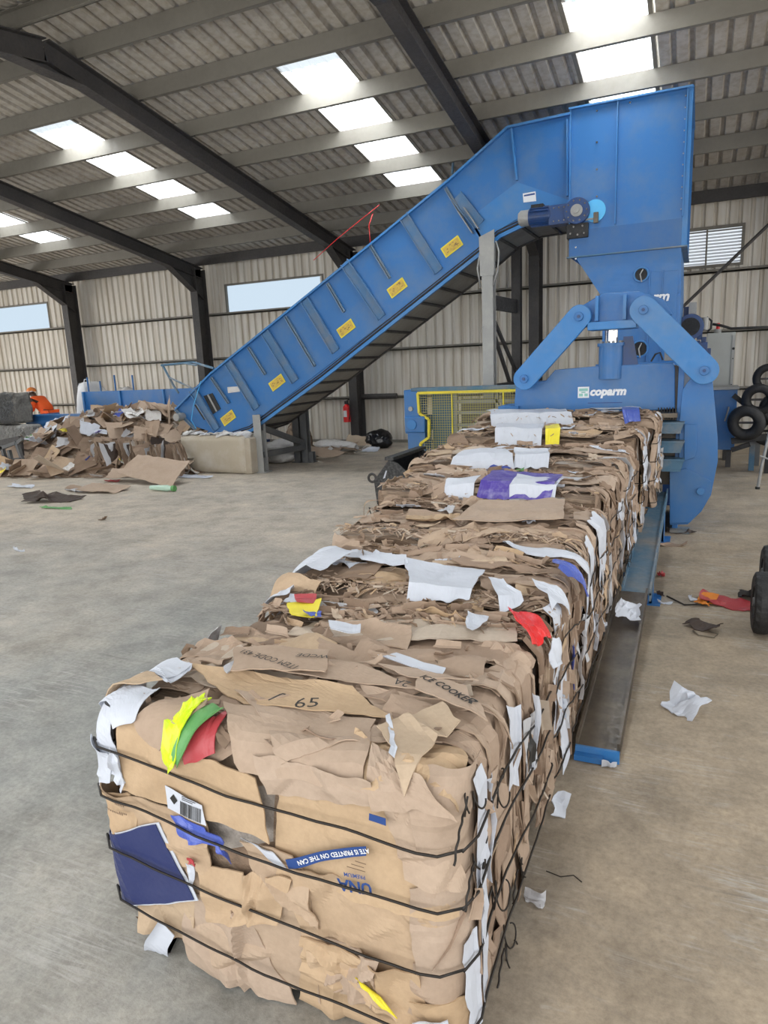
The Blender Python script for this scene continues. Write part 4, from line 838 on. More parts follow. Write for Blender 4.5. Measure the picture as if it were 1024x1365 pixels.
# top lips
mb=MB()
for a_,b_ in zip(side[0:5],side[1:6]): mb.bar((a_[0],YN-0.02,a_[1]),(b_[0],YN-0.02,b_[1]),0.08,0.03,up=(0,0,1))
P(mb,'top_lip','blue_light',con)
mb=MB()
for a_,b_ in zip(side[0:5],side[1:6]): mb.bar((a_[0],YF+0.0,a_[1]),(b_[0],YF+0.0,b_[1]),0.08,0.03,up=(0,0,1))
P(mb,'top_lip','blue_light',con)
# lower skirt boards standing proud of the panel
L=4.95
mb=MB(); mb.add([onS(-0.9,0.02,YN-.012),onS(L,0.02,YN-.012),onS(L,0.50,YN-.012),onS(-0.9,0.40,YN-.012),onS(-0.9,0.02,YN),onS(L,0.02,YN),onS(L,0.50,YN),onS(-0.9,0.40,YN)],[(0,1,2,3),(4,5,6,7),(0,1,5,4),(2,3,7,6),(1,2,6,5),(0,3,7,4)])
P(mb,'skirt_board','blue',con)
hs=[q_(*p) for p in ((625,292),(690,243),(762,268),(762,290),(697,288),(668,305),(645,325))]; P(MB().prism(hs,YN-.012,YN),'skirt_board','blue_light',con)
# ribs
def rib(px0,px1,w,d,mat='rib_dust',ext=0.0):
    a=Vector((q_(*px0)[0],0,q_(*px0)[1])); b=Vector((q_(*px1)[0],0,q_(*px1)[1])); dd=(a-b).normalized(); a=a+dd*ext
    a.y=b.y=YN-d/2; sd=dd.cross(Vector((0,1,0)))
    mb=MB().bar(a,b,w,0.012,up=(0,1,0)); 
    for s_ in (-1,1): mb.bar(a+sd*s_*w/2+Vector((0,-d/2+.006,0)),b+sd*s_*w/2+Vector((0,-d/2+.006,0)),0.012,d,up=(0,1,0))
    P(mb,'side_rib',mat,con)
M['rib_dust']=dirty('dusty_rib_blue',(0.075,0.18,0.34),(0.20,0.22,0.24),0.8,3,0.55); M['rib_light']=dirty('grey_blue_rib',(0.13,0.20,0.28),(0.24,0.24,0.24),0.8,3,0.55)
for a_,b_ in (((258,519),(291,572)),((306,483),(343.8,544)),((355,443),(395,508)),((407.5,400),(449,468)),((460.5,350),(510,423)),((539,288),(586,362))): rib(a_,b_,0.14,0.05)
rib((610,262),(640,300),0.16,0.05)
for a_,b_ in (((283,503),(306,537)),((332.5,463),(355,499)),((382,422),(421,488)),((438,378),(460,416)),((494,326),(521,371)),((595,251),(618,290)),((235,545),(262,572))): rib(a_,b_,0.035,0.04,'rib_light')
a=q_(683,172); b=q_(690,241); P(MB().bar((a[0],YN-.03,a[1]),(b[0],YN-.03,b[1]),0.025,0.05,up=(0,1,0)),'side_rib','blue_light',con)
a=q_(757,160); b=q_(757,262); P(MB().bar((a[0],YN-.03,a[1]),(b[0],YN-.03,b[1]),0.02,0.05,up=(0,1,0)),'side_rib','blue_light',con)
# flange joint plates near the upper post with bolts
for px0,px1 in (((613,283),(632,312)),((621,278),(640,306))):
    a=q_(*px0); b=q_(*px1); P(MB().bar((a[0],YN-.06,a[1]),(b[0],YN-.06,b[1]),0.012,0.09,up=(0,1,0)),'joint_flange','galv',con)
a=q_(537,300); 
# chain guide lines: dark double rail along the lower edge, with a blue edge below
low=[(-8.3,0.80),(-7.9,0.66),(-7.45,0.66),(-7.07,0.76),(-5.6,1.60),(-4.23,2.45),(-2.92,3.26),(-2.64,3.46),(-2.27,3.58),(-1.75,3.60)]
def strip(off0,off1,y0,y1,name,mat,pts=low[2:]):
    mb=MB()
    P_=[Vector((x,z)) for x,z in pts]; nn=[]
    for i,p in enumerate(P_):
        d=(P_[min(i+1,len(P_)-1)]-P_[max(i-1,0)]).normalized(); nn.append(Vector((-d.y,d.x)))
    poly=[(p+n*off1) for p,n in zip(P_,nn)]; poly2=[(p+n*off0) for p,n in zip(P_,nn)]
    for i in range(len(P_)-1):
        mb.prism([tuple(poly2[i]),tuple(poly2[i+1]),tuple(poly[i+1]),tuple(poly[i])],y0,y1)
    return P(mb,name,mat,con)
strip(0.035,0.05,YN-.03,YN-.0,'edge_rail','black'); strip(0.0,0.02,YN-.03,YN,'edge_rail','black'); strip(-0.06,-0.01,YN-.035,YN+.02,'edge_angle','blue_light'); strip(0.02,0.035,YN-.02,YN,'edge_strip','blue')
strip(-0.05,0.0,YF-.06,YF,'edge_angle','steel_dark')
# underside pan with cross ribs
strip(-0.03,-0.02,YN+.03,YF-.04,'return_pan',dirty('dusty_steel_pan',(0.30,0.28,0.24),(0.20,0.18,0.15),0.8,2.5,0.7))
LP=[Vector((x,z)) for x,z in low[2:]]; cum=[0]
for a_,b_ in zip(LP,LP[1:]): cum.append(cum[-1]+(b_-a_).length)
s_=0.15; 
while s_<cum[-1]-0.05:
    i=max(k for k in range(len(cum)-1) if cum[k]<=s_); tt=(s_-cum[i])/(cum[i+1]-cum[i]); p=LP[i].lerp(LP[i+1],tt); d=(LP[i+1]-LP[i]).normalized(); n=Vector((-d.y,d.x)); c=p-n*0.045
    P(MB().bar((c.x,YN+.02,c.y),(c.x,YF-.03,c.y),0.035,0.03,up=(n.x,0,n.y)),'cross_rib','steel_dark',con); s_+=0.36
# belt inside
bp=[(-8.4,1.15),(-7.2,1.15),(-2.6,3.85),(-1.6,3.95)]
mb=MB()
for a_,b_ in zip(bp,bp[1:]): mb.bar((a_[0],YN+.58,a_[1]),(b_[0],YN+.58,b_[1]),1.05,0.03,up=(0,0,1))
P(mb,'belt','black',con)
# warning signs
for (x,y) in ((305,557),(370,510),(462,438),(530,384),(603,329)):
    c=onY(x,y,YN); ctr=Vector((c.x,YN-.016,c.z)); ax=Vector((SA.x,0,SA.y)); up=Vector((SN.x,0,SN.y)); w,h=.155,.08
    qd=lambda w_,h_,yy:[ctr+ax*sx*w_+up*sz*h_+Vector((0,yy,0)) for sx,sz in ((-1,-1),(1,-1),(1,1),(-1,1))]
    o=P(MB().add(qd(w,h,0)+qd(w,h,-.004),[(0,1,2,3),(4,5,6,7),(0,1,5,4),(1,2,6,5),(2,3,7,6),(3,0,4,7)]),'warning_sign','yellow',con)
    build('sign_print',MB().add(qd(w*.86,h*.76,-.006),[(0,1,2,3)]),'signyellow',o)
    rg=random.Random(x); mb=MB()
    for k in range(9):
        u=rg.uniform(-.75,.6); v=rg.uniform(-.5,.5); l=rg.uniform(.05,.25)
        mb.add([ctr+ax*w*(u+du)+up*h*(v+dv)+Vector((0,-.0075,0)) for du,dv in ((0,0),(l,0),(l,.12),(0,.12))],[(0,1,2,3)])
    build('sign_marks',mb,'ink_brown',o)
c=onY(310,516,YN-.02); mb=MB().add([onY(x,y,YN-.02) for x,y in ((303,516),(318,515),(320,522),(304,524))],[(0,1,2,3)]); P(mb,'faded_label','plasticfilm',con)
mb=MB().add([onY(x,y,YN-.02) for x,y in ((697,258),(714,255),(715,268),(698,270))],[(0,1,2,3)]); P(mb,'white_label','white',con)
mb=MB().add([onY(x,y,YN-.021) for x,y in ((698.5,260),(713,257),(713.2,259.5),(698.7,262))],[(0,1,2,3)]); P(mb,'label_band','ink_blue',con)
# inspection windows near the tail
for pq in (((271,528),(283,524),(294,545),(284,552)),((259,540),(265,537),(277,557),(272,560))):
    mb=MB().add([onY(x,y,YN-.014) for x,y in pq]+[onY(x,y,YN-.014)+Vector((0,.01,0)) for x,y in pq],[(0,1,2,3),(4,5,6,7),(0,1,5,4),(1,2,6,5),(2,3,7,6),(3,0,4,7)]); o=P(mb,'side_opening','black',con)
    a_,b_,c_,d_=[onY(x,y,YN-.02) for x,y in pq]; build('opening_bar',MB().bar(a_.lerp(b_,.5),d_.lerp(c_,.5),0.03,0.01,up=(0,1,0)),'galv',o)
# drive motor and gearbox
g=lambda x,y,Y=9.75:onY(x,y,Y)
a=g(700,291); b=g(735,287)
P(MB().cyl((a.x-.05,9.75,a.z),(a.x+.06,9.75,a.z),0.10,24).cyl((a.x-.08,9.75,a.z),(a.x-.05,9.75,a.z),0.075,24,0.10),'motor_cap','galv',con)
mb=MB().cyl((a.x+.06,9.75,a.z),(b.x,9.75,b.z),0.105,24)
for k in range(14): t_=k*math.pi/7; mb.bar((a.x+.08,9.75+.11*math.cos(t_),a.z+.11*math.sin(t_)),(b.x-.02,9.75+.11*math.cos(t_),b.z+.11*math.sin(t_)),0.008,0.03,up=(0,math.cos(t_),math.sin(t_)))
P(mb,'motor','blue_dark',con); p=g(718,277); P(MB().box(p.x-.09,p.x+.07,9.70,9.82,p.z-.03,p.z+.04),'terminal_box','black',con,0.006)
c=g(771,283); mb=MB().box(b.x-.02,c.x-.05,9.66,9.86,c.z-.13,c.z+.11).cyl((c.x,9.62,c.z),(c.x,9.88,c.z),0.16,28); P(mb,'gearbox','blue_dark',con,0.006)
P(MB().cyl((c.x,9.60,c.z),(c.x,9.62,c.z),0.075,20).cyl((c.x,9.58,c.z),(c.x,9.6,c.z),0.035,16),'shaft_cover','galv',con)
for k in range(10): t_=k*math.pi/5; P(disc(MB(),(c.x+.125*math.cos(t_),9.613,c.z+.125*math.sin(t_)),(0,1,0),0.011,0.018,6),'bolt','chrome',con)
for k in range(5):
    for z in (-.09,.07): P(disc(MB(),(b.x+.05+k*.065,9.655,c.z+z),(0,1,0),0.010,0.014,6),'bolt','chrome',con)
pts=[g(*q,9.66) for q in ((760,258),(796,265),(793,318),(757,312),(750,300))]; mb=MB().prism([(p.x,p.z) for p in pts],9.9,9.93); P(mb,'motor_bracket','black',con)
p0=g(735,300,9.72); p1=g(793,292,9.72); P(MB().bar(p0,p1,0.10,0.02,up=(0,0,1)),'torque_arm','galv',con)
p=g(772,308); P(MB().box(p.x-.14,p.x+.13,9.64,9.8,p.z-.10,p.z+.08),'coupling_box','black',con,0.01)
for dx,dz in ((-.09,-.04),(.0,-.06),(.08,-.05),(-.05,.04),(.06,.04)): P(disc(MB(),(p.x+dx,9.635,p.z+dz),(0,1,0),0.013,0.014,6),'bolt','chrome',con)
p=onY(793,281,9.69); P(disc(MB(),(p.x,9.688,p.z),(0,1,0),0.135,0.012,32),'shaft_opening_plate','blue_sky',bal)
p=g(797,290); P(MB().box(p.x-.04,p.x+.02,9.64,9.68,p.z-.08,p.z+.05),'bearing_block','sunyellow' if False else 'rail_worn',con,0.006)
# support posts
def hpost(x,y,z0,z1,w=.15,mat='galv',name='support_post'):
    mb=ibeam(MB(),(x,y,z0),(x,y,z1),w,w,(0,1,0),0.012); mb.box(x-w*.8,x+w*.8,y-w*.8,y+w*.8,z0,z0+.015); return P(mb,name,mat,con)
px_=onY(652,400,10.0).x
hpost(px_,10.0,0,3.42,0.16); mb=MB().add([(px_-.1,9.91,2.9),(px_+.1,9.91,2.9),(px_+.11,9.91,3.5),(px_-.11,9.91,3.42),(px_-.1,9.925,2.9),(px_+.1,9.925,2.9),(px_+.11,9.925,3.5),(px_-.11,9.925,3.42)],[(0,1,2,3),(4,5,6,7),(0,1,5,4),(1,2,6,5),(2,3,7,6),(3,0,4,7)]); P(mb,'post_plate','galv',con)
for z in (2.95,2.2): 
    for dx in (-.07,.07): P(disc(MB(),(px_+dx,9.915,z),(0,1,0),0.012,0.012,6),'bolt','galv',con)
P(MB().tube([(px_+.12,9.95,3.35),(px_+.17,9.93,3.2),(px_+.15,9.93,2.95),(px_+.08,9.92,2.75)],0.012,6),'cable','galv',con,smooth=True)
P(MB().tube([(px_-.1,9.92,3.2),(px_-.14,9.92,3.0),(px_-.1,9.92,2.75)],0.012,6),'cable','galv',con,smooth=True)
px2=onY(689,400,11.3).x; hpost(px2,11.3,0,3.45,0.14,'steel_dark')
mb=MB().bar((px_,10.0,2.55),(px2,11.3,2.55),0.06,0.2).bar((px_,10.0,2.45),(px2,11.3,1.5),0.04,0.05).bar((px_,10.0,2.3),(px2,11.3,1.0),0.04,0.06).bar((px_,10,1.35),(px2,11.3,1.35),0.05,0.08); P(mb,'cross_brace','steel_dark',con)
# lower stand
pa=onZ(348,630,0); xl=pa.x
hpost(xl,10.06,0,1.0,0.15); pb=onZ(405,617,0); xb=pb.x+0.02; hpost(xb,11.3,0,1.15,0.13,'steel_grey')
hpost(xl,11.3,0,0.9,0.13,'steel_grey'); hpost(xb+.1,10.06 if False else 11.32,0,0.2,0.1,'steel_grey')
mb=MB().bar((xl,10.1,0.30),(xb,11.25,0.30),0.06,0.10).bar((xl,10.1,0.78),(xb,11.25,0.36),0.06,0.10); P(mb,'cross_brace','steel_grey',con)
# rails, hoops and red cord on top
mb=MB(); A_=lambda x,y,Y=YF:onY(x,y,Y)
mb.tube([A_(598,170),A_(625,210),A_(640,222)],0.02,6).tube([A_(606,185),A_(603,232)],0.02,6).tube([A_(598,170),A_(606,185),A_(618,205)],0.015,6).tube([A_(608,180),A_(632,215)],0.012,6); P(mb,'inspection_rail','blue_dust',con)
mb=MB(); mb.tube([A_(215,487,10.5),A_(258,483,10.5),A_(285,491,10.2)],0.022,6).tube([A_(217,487,10.5),A_(232,515,10.5),A_(238,524,10.5)],0.022,6).tube([A_(225,503,10.5),A_(262,520,10.3)],0.018,6).tube([A_(244,484,10.5),A_(262,487,10.4)],0.015,6); P(mb,'tail_frame','blue_dust',con)
P(MB().tube([A_(418,347,10.2),A_(450,318,10.2),A_(486,289,10.2),A_(506,273,10.3)],0.006,5).tube([A_(494,327,10.1),A_(492,300,10.1),A_(497,285,10.2)],0.007,5),'red_cord','redfilm',con,smooth=True,label='red cord')
P(MB().tube([A_(268,508,10.0),A_(258,540,9.98),A_(255,560,10.0),A_(262,572,10.0)],0.007,5),'cable','blue_sky',con,smooth=True)
p=A_(240,556,9.95); P(MB().cyl((p.x-.05,9.9,p.z),(p.x-.05,10.1,p.z),0.07,16),'tail_bearing','galv',con,0.005)
# infeed trough left of the conveyor tail
tr=thing('infeed_trough',(-11.3,12.0,0),'long blue steel feed trough behind the waste heap, joining the conveyor tail','trough')
P(MB().box(-14.45,-8.3,11.55,11.6,0.25,0.95).box(-14.45,-8.3,11.5,11.62,0.93,0.97).box(-14.45,-14.40,11.6,12.5,0.25,0.95),'front_wall','blue',tr,0.004)
mb=MB().box(-13.45,-9.3,12.42,12.46,0.3,1.43)
P(mb,'back_wall','blue',tr,0.004)
for x in (-13.45,-12.3,-11.0,-9.8): P(MB().box(x,x+.05,12.38,12.42,0.9,1.43),'wall_rib','blue_light',tr)
P(MB().box(-14.4,-8.3,11.6,12.5,0.25,0.30),'trough_floor','blue_dark',tr)
for x in (-14.2,-11.3,-8.6): P(MB().box(x-.06,x+.06,11.56,11.66,0,.26).box(x-.06,x+.06,12.36,12.46,0,.26),'leg','blue_dark',tr)
# bale discharge rail at the right of the row
rl=thing('discharge_rail',(-0.3,5,0),'long worn blue steel channel rail sloping down beside the right of the bales','rail')
def rz(y): return 0.075+(y-2.85)*0.083
def railseg(y0,y1,xo,xi,mat,h=0.09):
    mb=MB(); z0,z1=rz(y0),rz(y1)
    def slab(xa,xb,da,db): 
        mb.add([(xa,y0,z0+da),(xb,y0,z0+da),(xb,y1,z1+da),(xa,y1,z1+da),(xa,y0,z0+db),(xb,y0,z0+db),(xb,y1,z1+db),(xa,y1,z1+db)],[(0,3,2,1),(4,5,6,7),(0,1,5,4),(1,2,6,5),(2,3,7,6),(3,0,4,7)])
    slab(xi,xo,-.035,-.02); slab(xo-.012,xo,-.075,0.012); slab(xi,xi+.012,-.075,0.012); return mb
P(railseg(2.85,4.6,-0.235,-0.42,'x'),'lower_rail','rail_worn',rl); P(railseg(4.6,7.12,-0.215,-0.40,'x'),'upper_rail','blue_dust',rl)
z=rz(2.85); P(MB().box(-0.42,-0.235,2.835,2.85,z-.075,z-.02),'rail_end','blue_light',rl); P(MB().box(-0.42,-0.30,2.80,2.86,z-.07,z-.045),'rail_toe','blue',rl)
for y in (4.95,6.72):
    zt3=rz(y)-.03; P(MB().prismx([(y,0),(y+.22,0),(y+.22,zt3+.01),(y,zt3)],-0.245,-0.225).box(-0.42,-0.225,y+.0,y+.02,0,zt3).box(-.42,-.17,y-.02,y+.24,0,.010),'rail_support','blue',rl,0.002)
# second rail on the left side, under the bales
rl2=thing('discharge_rail',(-1.85,5.6,0),'blue steel rail under the left edge of the far bales, beside the loader bucket','rail')
mb=MB(); mb.bar((-1.9,4.4,0.10),(-1.9,7.1,0.30),0.12,0.06); P(mb,'upper_rail','blue_dust',rl2); P(MB().box(-1.95,-1.85,5.2,5.3,0,.16).box(-1.95,-1.85,6.7,6.8,0,.26),'rail_support','blue',rl2)
# ------------------------------------------------------------ cabinets, coils at the right
cab=thing('control_cabinet',(0.43,11.6,0),'blue hydraulic cabinet on legs right of the press jaws','cabinet')
P(MB().box(0.18,0.54,11.5,12.1,0.27,1.16),'body','blue',cab,0.008); P(MB().box(0.16,0.56,11.48,12.12,1.16,1.2),'top_cover','galv',cab)
p=onY(971,552,11.47); P(MB().tube([(p.x,11.5,p.z+.1),(p.x,11.46,p.z+.09),(p.x-.02,11.45,p.z),(p.x-.04,11.46,p.z-.09),(p.x-.04,11.5,p.z-.1)],0.012,6),'handle','galv',cab)
for x in (0.24,0.47): P(MB().box(x-.035,x+.035,11.55,11.62,0,.27),'leg','steel_dark',cab)
gc=thing('electrical_cabinet',(0.25,12.3,0),'tall grey electrical cabinet with a red beacon beside the press','cabinet')
P(MB().box(0.10,0.50,12.25,12.6,0.3,2.0),'body',dirty('grey_cabinet_paint',(0.36,0.37,0.35),(0.3,0.3,0.28),0.5,5,0.5),gc,0.006); P(MB().box(0.46,0.50,12.235,12.25,0.35,1.95),'door_edge','galv',gc)
p=onY(957,442,12.4); P(MB().cyl((p.x,12.4,1.99),(p.x,12.4,2.06),0.05,14),'beacon_base','galv',gc); P(MB().cyl((p.x,12.4,2.06),(p.x,12.4,2.15),0.03,14,0.025),'beacon','redfilm',gc)
P(MB().tube([onY(*q,12.3) for q in ((950,432),(962,434),(975,438),(1000,437),(1030,436))],0.02,6),'cable','black',gc,smooth=True)
P(MB().box(0.12,0.18,12.3,12.5,0,.3).box(.42,.48,12.3,12.5,0,.3),'leg','steel_dark',gc)
for z in (0.9,1.2,1.6,1.75): P(disc(MB(),(0.48,12.232,z),(0,1,0),0.02 if z==1.75 else .01,0.01,8),'lock','black',gc)
wc=thing('wire_coil_stand',(1.05,11,0),'black baling wire coils stacked on a dark stand near the far wall','wire coil')
for (x,y,R_,r,Y) in ((995,564,.17,.075,10.9),(1012,533,.16,.06,11.0),(1026,505,.16,.05,11.1),(1024,575,.15,.06,11.1),(1036,545,.16,.06,11.0)):
    p=onY(x,y,Y); P(MB().torus((p.x,Y,p.z),(0.25,1,0.1),R_,r,28,10).torus((p.x,Y+.1,p.z),(0.25,1,0.1),R_,r,28,10),'coil','black',wc,smooth=True)
    P(MB().bar((p.x-R_,Y+.06,p.z),(p.x+R_,Y+.06,p.z),0.02,.03),'spindle','steel_dark',wc)
mb=MB().bar(onY(978,527,11.2),onY(1005,548,11.2),0.07,0.07).bar(onY(975,588,11.0),onY(1040,580,11.0),0.08,0.08).bar(onY(975,600,11.0),onY(1000,592,11.0),0.08,0.06).bar((0.95,11.05,0),(0.98,11.05,1.3),0.07,0.07).bar((1.4,11.05,0),(1.38,11.05,1.3),0.07,0.07); P(mb,'frame','black',wc)
st=thing('metal_trestle',(1.0,10.6,0),'dusty blue grey metal trestle in front of the black wire coils','trestle')
a=onZ(1001,627,0); mb=MB().bar((a.x,a.y,0),(a.x,a.y,.52),0.07,0.07).bar((a.x,a.y,.5),(a.x+.2,a.y,.75),0.07,0.07).bar((a.x+.2,a.y,.75),(a.x+.9,a.y,.77),0.07,0.07).bar((a.x,a.y,.42),(a.x+.9,a.y,.42),0.06,0.06)
P(mb,'frame','blue_dust',st); P(MB().bar((a.x+.1,a.y+.5,0),(a.x+.1,a.y+.5,.4),0.07,.07).bar((a.x+.85,a.y,0),(a.x+.85,a.y,.8),0.07,.07),'leg','steel_grey',st)
b=onZ(1010,652,0); P(MB().tube([(b.x,b.y,0.0),(b.x+.03,b.y,.3),(b.x+.12,b.y+.2,.8)],0.018,6).tube([(b.x-.0,b.y,.42),(b.x+.1,b.y,.38),(b.x+.2,b.y,.42)],0.012,5),'thin_leg','galv',st); P(MB().cyl((b.x,b.y,0),(b.x,b.y,.03),.028,10),'rubber_foot','black',st)
# wheels at the right edge of the picture
wh=thing('wheeled_trolley',(0.6,4.8,0),'black rubber tyred trolley wheels cut off by the right edge of the picture','wheel')
for (x,Y) in ((0.375,4.62),(0.47,5.3)):
    mb=MB(); rr=0.19; n=40; prof=[(-.05,.10),(-.055,.16),(-.045,.185),(-.02,.193),(.02,.193),(.045,.185),(.055,.16),(.05,.10)]; vs=[]; xx=x+.05
    for i in range(n):
        t_=2*math.pi*i/n
        for j,(dx,r) in enumerate(prof):
            r2=r-(0.006 if (i%2 and j in(2,5)) else 0); vs.append((xx+dx,Y+r2*math.cos(t_),.195+r2*math.sin(t_)))
    m8=len(prof); mb.add(vs,[(i*m8+j,((i+1)%n)*m8+j,((i+1)%n)*m8+(j+1)%m8,i*m8+(j+1)%m8) for i in range(n) for j in range(m8)])
    o=P(mb,'tyre','black',wh,label=None); build('hub',MB().cyl((xx-.04,Y,.195),(xx+.04,Y,.195),.10,24).cyl((xx-.055,Y,.195),(xx+.06,Y,.195),.03,14),'steel_grey',o,bevel=.004)
P(MB().bar((.42,4.62,.195),(1.3,4.62,.195),.04,.04).bar((.58,5.3,.195),(1.3,5.3,.195),.04,.04).box(.72,1.4,4.5,5.5,.3,.36),'chassis','steel_dark',wh)
# ------------------------------------------------------------ loader bucket
bk=thing('loader_bucket',(-3.3,7.6,0),'scuffed black steel loader bucket on the floor left of the far bales','bucket')
bm_=dirty('scuffed_black_steel',(0.02,0.02,0.021),(0.13,0.125,0.12),0.8,30,0.5)
pr_=[(-3.41,.60),(-3.63,.33),(-3.60,.04),(-2.80,.012)]
for y in (7.70,8.75): P(MB().prism([(-3.41,.60),(-3.63,.33),(-3.60,.03),(-2.85,.01),(-3.12,.40),(-3.30,.55)],y,y+.03),'end_plate',bm_,bk,0.004)
mb=MB()
for a_,b_ in zip(pr_,pr_[1:]):
    d=Vector((b_[0]-a_[0],b_[1]-a_[1])).normalized(); n=Vector((-d.y,d.x))*.02; mb.prism([a_,b_,(b_[0]+n.x,b_[1]+n.y),(a_[0]+n.x,a_[1]+n.y)],7.73,8.75)
P(mb,'shell',bm_,bk); P(MB().box(-3.46,-3.34,7.68,8.8,.59,.63),'top_lip',bm_,bk,.004)
P(MB().torus((-3.66,7.72,.36),(0,1,0),.05,.016,18,8).torus((-3.66,8.6,.36),(0,1,0),.05,.016,18,8),'lifting_eye','steel_dark',bk)
P(MB().box(-2.86,-2.72,7.7,8.78,.002,.022),'cutting_edge','steel_grey',bk); P(MB().add([(-3.30,7.694,.36),(-3.20,7.694,.34),(-3.22,7.694,.38),(-3.31,7.694,.39)],[(0,1,2,3)]),'paper_scrap','paper',bk); P(MB().add([(-3.50,7.694,.36),(-3.47,7.694,.37),(-3.44,7.694,.46),(-3.46,7.694,.46)],[(0,1,2,3)]),'paper_scrap','paper',bk)
# ------------------------------------------------------------ waste heap at the left
def Hm(x,y):
    h=0
    for cx,cy,sx,sy,a in ((-9.8,10.6,1.5,.85,.88),(-10.6,10.0,1.4,.8,.45),(-12.0,9.8,1.3,.8,.42),(-9.0,10.2,.7,.6,.35),(-11.3,10.9,1.2,.5,.4)):
        h+=a*math.exp(-((x-cx)/sx)**2-((y-cy)/sy)**2)
    return min(h,1.0)
mb=MB(); n1,n2=70,40; X0,X1,Y0,Y1=-14.2,-7.7,8.3,11.5; vs=[]
for j in range(n2+1):
    for i in range(n1+1):
        x=X0+(X1-X0)*i/n1; y=Y0+(Y1-Y0)*j/n2; h=Hm(x,y); vs.append((x,y,max(-.02,h-.1+nz(x*4,y*4)*.1*min(1,h*4)+nz(x*11,y*11)*.05*min(1,h*4))))
mb.add(vs,[(j*(n1+1)+i,j*(n1+1)+i+1,(j+1)*(n1+1)+i+1,(j+1)*(n1+1)+i) for j in range(n2) for i in range(n1)])
build('waste_heap_core',mb,'core',label='packed scraps deep in the waste heap by the conveyor tail',cat='waste heap',kind='stuff')
def loose(name,mat,c,w,h,rot,label,cat,group=None,rnd=.5,seed=0,nu=7,nv=5,th=.005,crease=3,camp=.03,curl=.03,wave=.02,jag=.02,irr=.2):
    rg=random.Random(seed); mt=Euler(rot).to_matrix(); c=Vector(c); mb=MB()
    sheet(mb,lambda u,v,hh:c+mt@Vector((u,v,hh)),rquad(0,0,w,h,0,rg,irr),nu,nv,th,0,jag,crease,camp,curl,wave,seed,rnd)
    mz=min(v.z for v in mb.v)
    if mz<0.001: mb.v=[v+Vector((0,0,0.001-mz)) for v in mb.v]
    return build(name,mb,mat,label=label,cat=cat,group=group)
rg=random.Random(77)
for i in range(290):
    for _ in range(40):
        x=rg.uniform(-13.6,-8.0); y=rg.uniform(8.5,11.3); h=Hm(x,y)
        if h>0.07 and rg.random()<0.35+h-(y-9.5)*0.25: break
    gx=(Hm(x+.05,y)-h)/.05; gy=(Hm(x,y+.05)-h)/.05; steep=rg.random()<0.25
    w=rg.uniform(.2,.6); hh=rg.uniform(.12,.4)
    rot=(math.atan(gy)*.8+rg.gauss(0,.35) if not steep else rg.uniform(.7,1.4),-math.atan(gx)*.8+rg.gauss(0,.35),rg.uniform(-1.2,1.2))
    kind=rg.random()
    if kind<.72: loose('cardboard_sheet','card',(x,y,h+rg.uniform(-.02,.08)),w,hh,rot,'brown cardboard sheet lying in the heap of loose waste left of the conveyor','cardboard','loose cardboard in the waste heap',min(1,max(0,rg.gauss(.4,.33))),i+500,camp=.015,curl=.012,wave=.01,jag=.01,crease=3,nu=9,nv=7)
    elif kind<.94: loose('paper_sheet',rg.choice(('paper','paper_grey','plasticfilm')),(x,y,h+rg.uniform(0,.08)),w*.6,hh*.6,rot,'pale paper sheet lying in the heap of loose waste left of the conveyor','paper','loose papers in the waste heap',.5,i+500,th=.002)
    else: loose('plastic_wrapper',rg.choice(('green','sunyellow','purple','film_blue','plasticfilm')),(x,y,h+.06),.16,.12,rot,'small coloured wrapper in the heap of loose waste left of the conveyor','wrapper','coloured wrappers in the waste heap',.5,i+500,th=.002)
# dark folded boards standing on edge in the middle of the heap
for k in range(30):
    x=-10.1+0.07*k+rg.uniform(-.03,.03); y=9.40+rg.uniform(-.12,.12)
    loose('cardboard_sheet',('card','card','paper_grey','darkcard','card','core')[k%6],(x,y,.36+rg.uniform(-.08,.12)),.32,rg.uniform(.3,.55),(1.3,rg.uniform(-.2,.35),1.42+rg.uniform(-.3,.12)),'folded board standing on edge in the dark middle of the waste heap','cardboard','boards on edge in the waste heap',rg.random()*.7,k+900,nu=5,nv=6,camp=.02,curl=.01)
def card_at(px,Y,w,h,rot,rnd,label,seed,mat='card',cat='cardboard',**k):
    p=onY(px[0],px[1],Y); return loose('cardboard_sheet' if mat=='card' else 'paper_sheet',mat,p,w,h,rot,label,cat,None,rnd,seed,nu=10,nv=7,**k)
card_at((208,634),8.75,1.15,.55,(.55,.12,-.05),.62,'large flat brown cardboard sheet leaning at the foot of the waste heap',1001,irr=.12,camp=.015)
card_at((165,632),8.8,.55,.35,(.4,0,.3),.6,'mid brown cardboard flap just left of the large leaning sheet',1002)
card_at((142,548),10.7,.62,.22,(.75,-.25,.1),.72,'upright brown carton at the top of the waste heap, left of its peak',1003)
card_at((198,548),10.6,.62,.42,(.7,.1,.1),.7,'wide tan cardboard lid on the peak of the waste heap',1004)
card_at((165,570),10.2,.45,.45,(.9,.2,.5),.6,'brown square board below the peak of the waste heap',1005)
card_at((190,577),10.0,1.2,.16,(.2,.03,.05),.8,'long flat board lying across the waste heap',1006)
card_at((208,573),9.9,.5,.28,(.7,.1,.2),.4,'dark brown cardboard tongue on the right of the waste heap',1007)
card_at((75,563),10.3,.5,.3,(.5,-.3,.4),.5,'white sheet of card at the upper left of the waste heap, by the worker',1008,mat='paper',cat='paper')
card_at((88,570),10.1,.6,.13,(.6,-.5,.6),.5,'narrow white strip slanting beside the white sheet of card',1009,mat='paper',cat='paper')
card_at((57,580),10.0,.5,.22,(.4,-.25,.2),.8,'tan cardboard flap below the narrow white strip',1010)
card_at((63,600),9.8,.45,.38,(1.1,.15,.3),.45,'open brown carton at the left of the waste heap',1011)
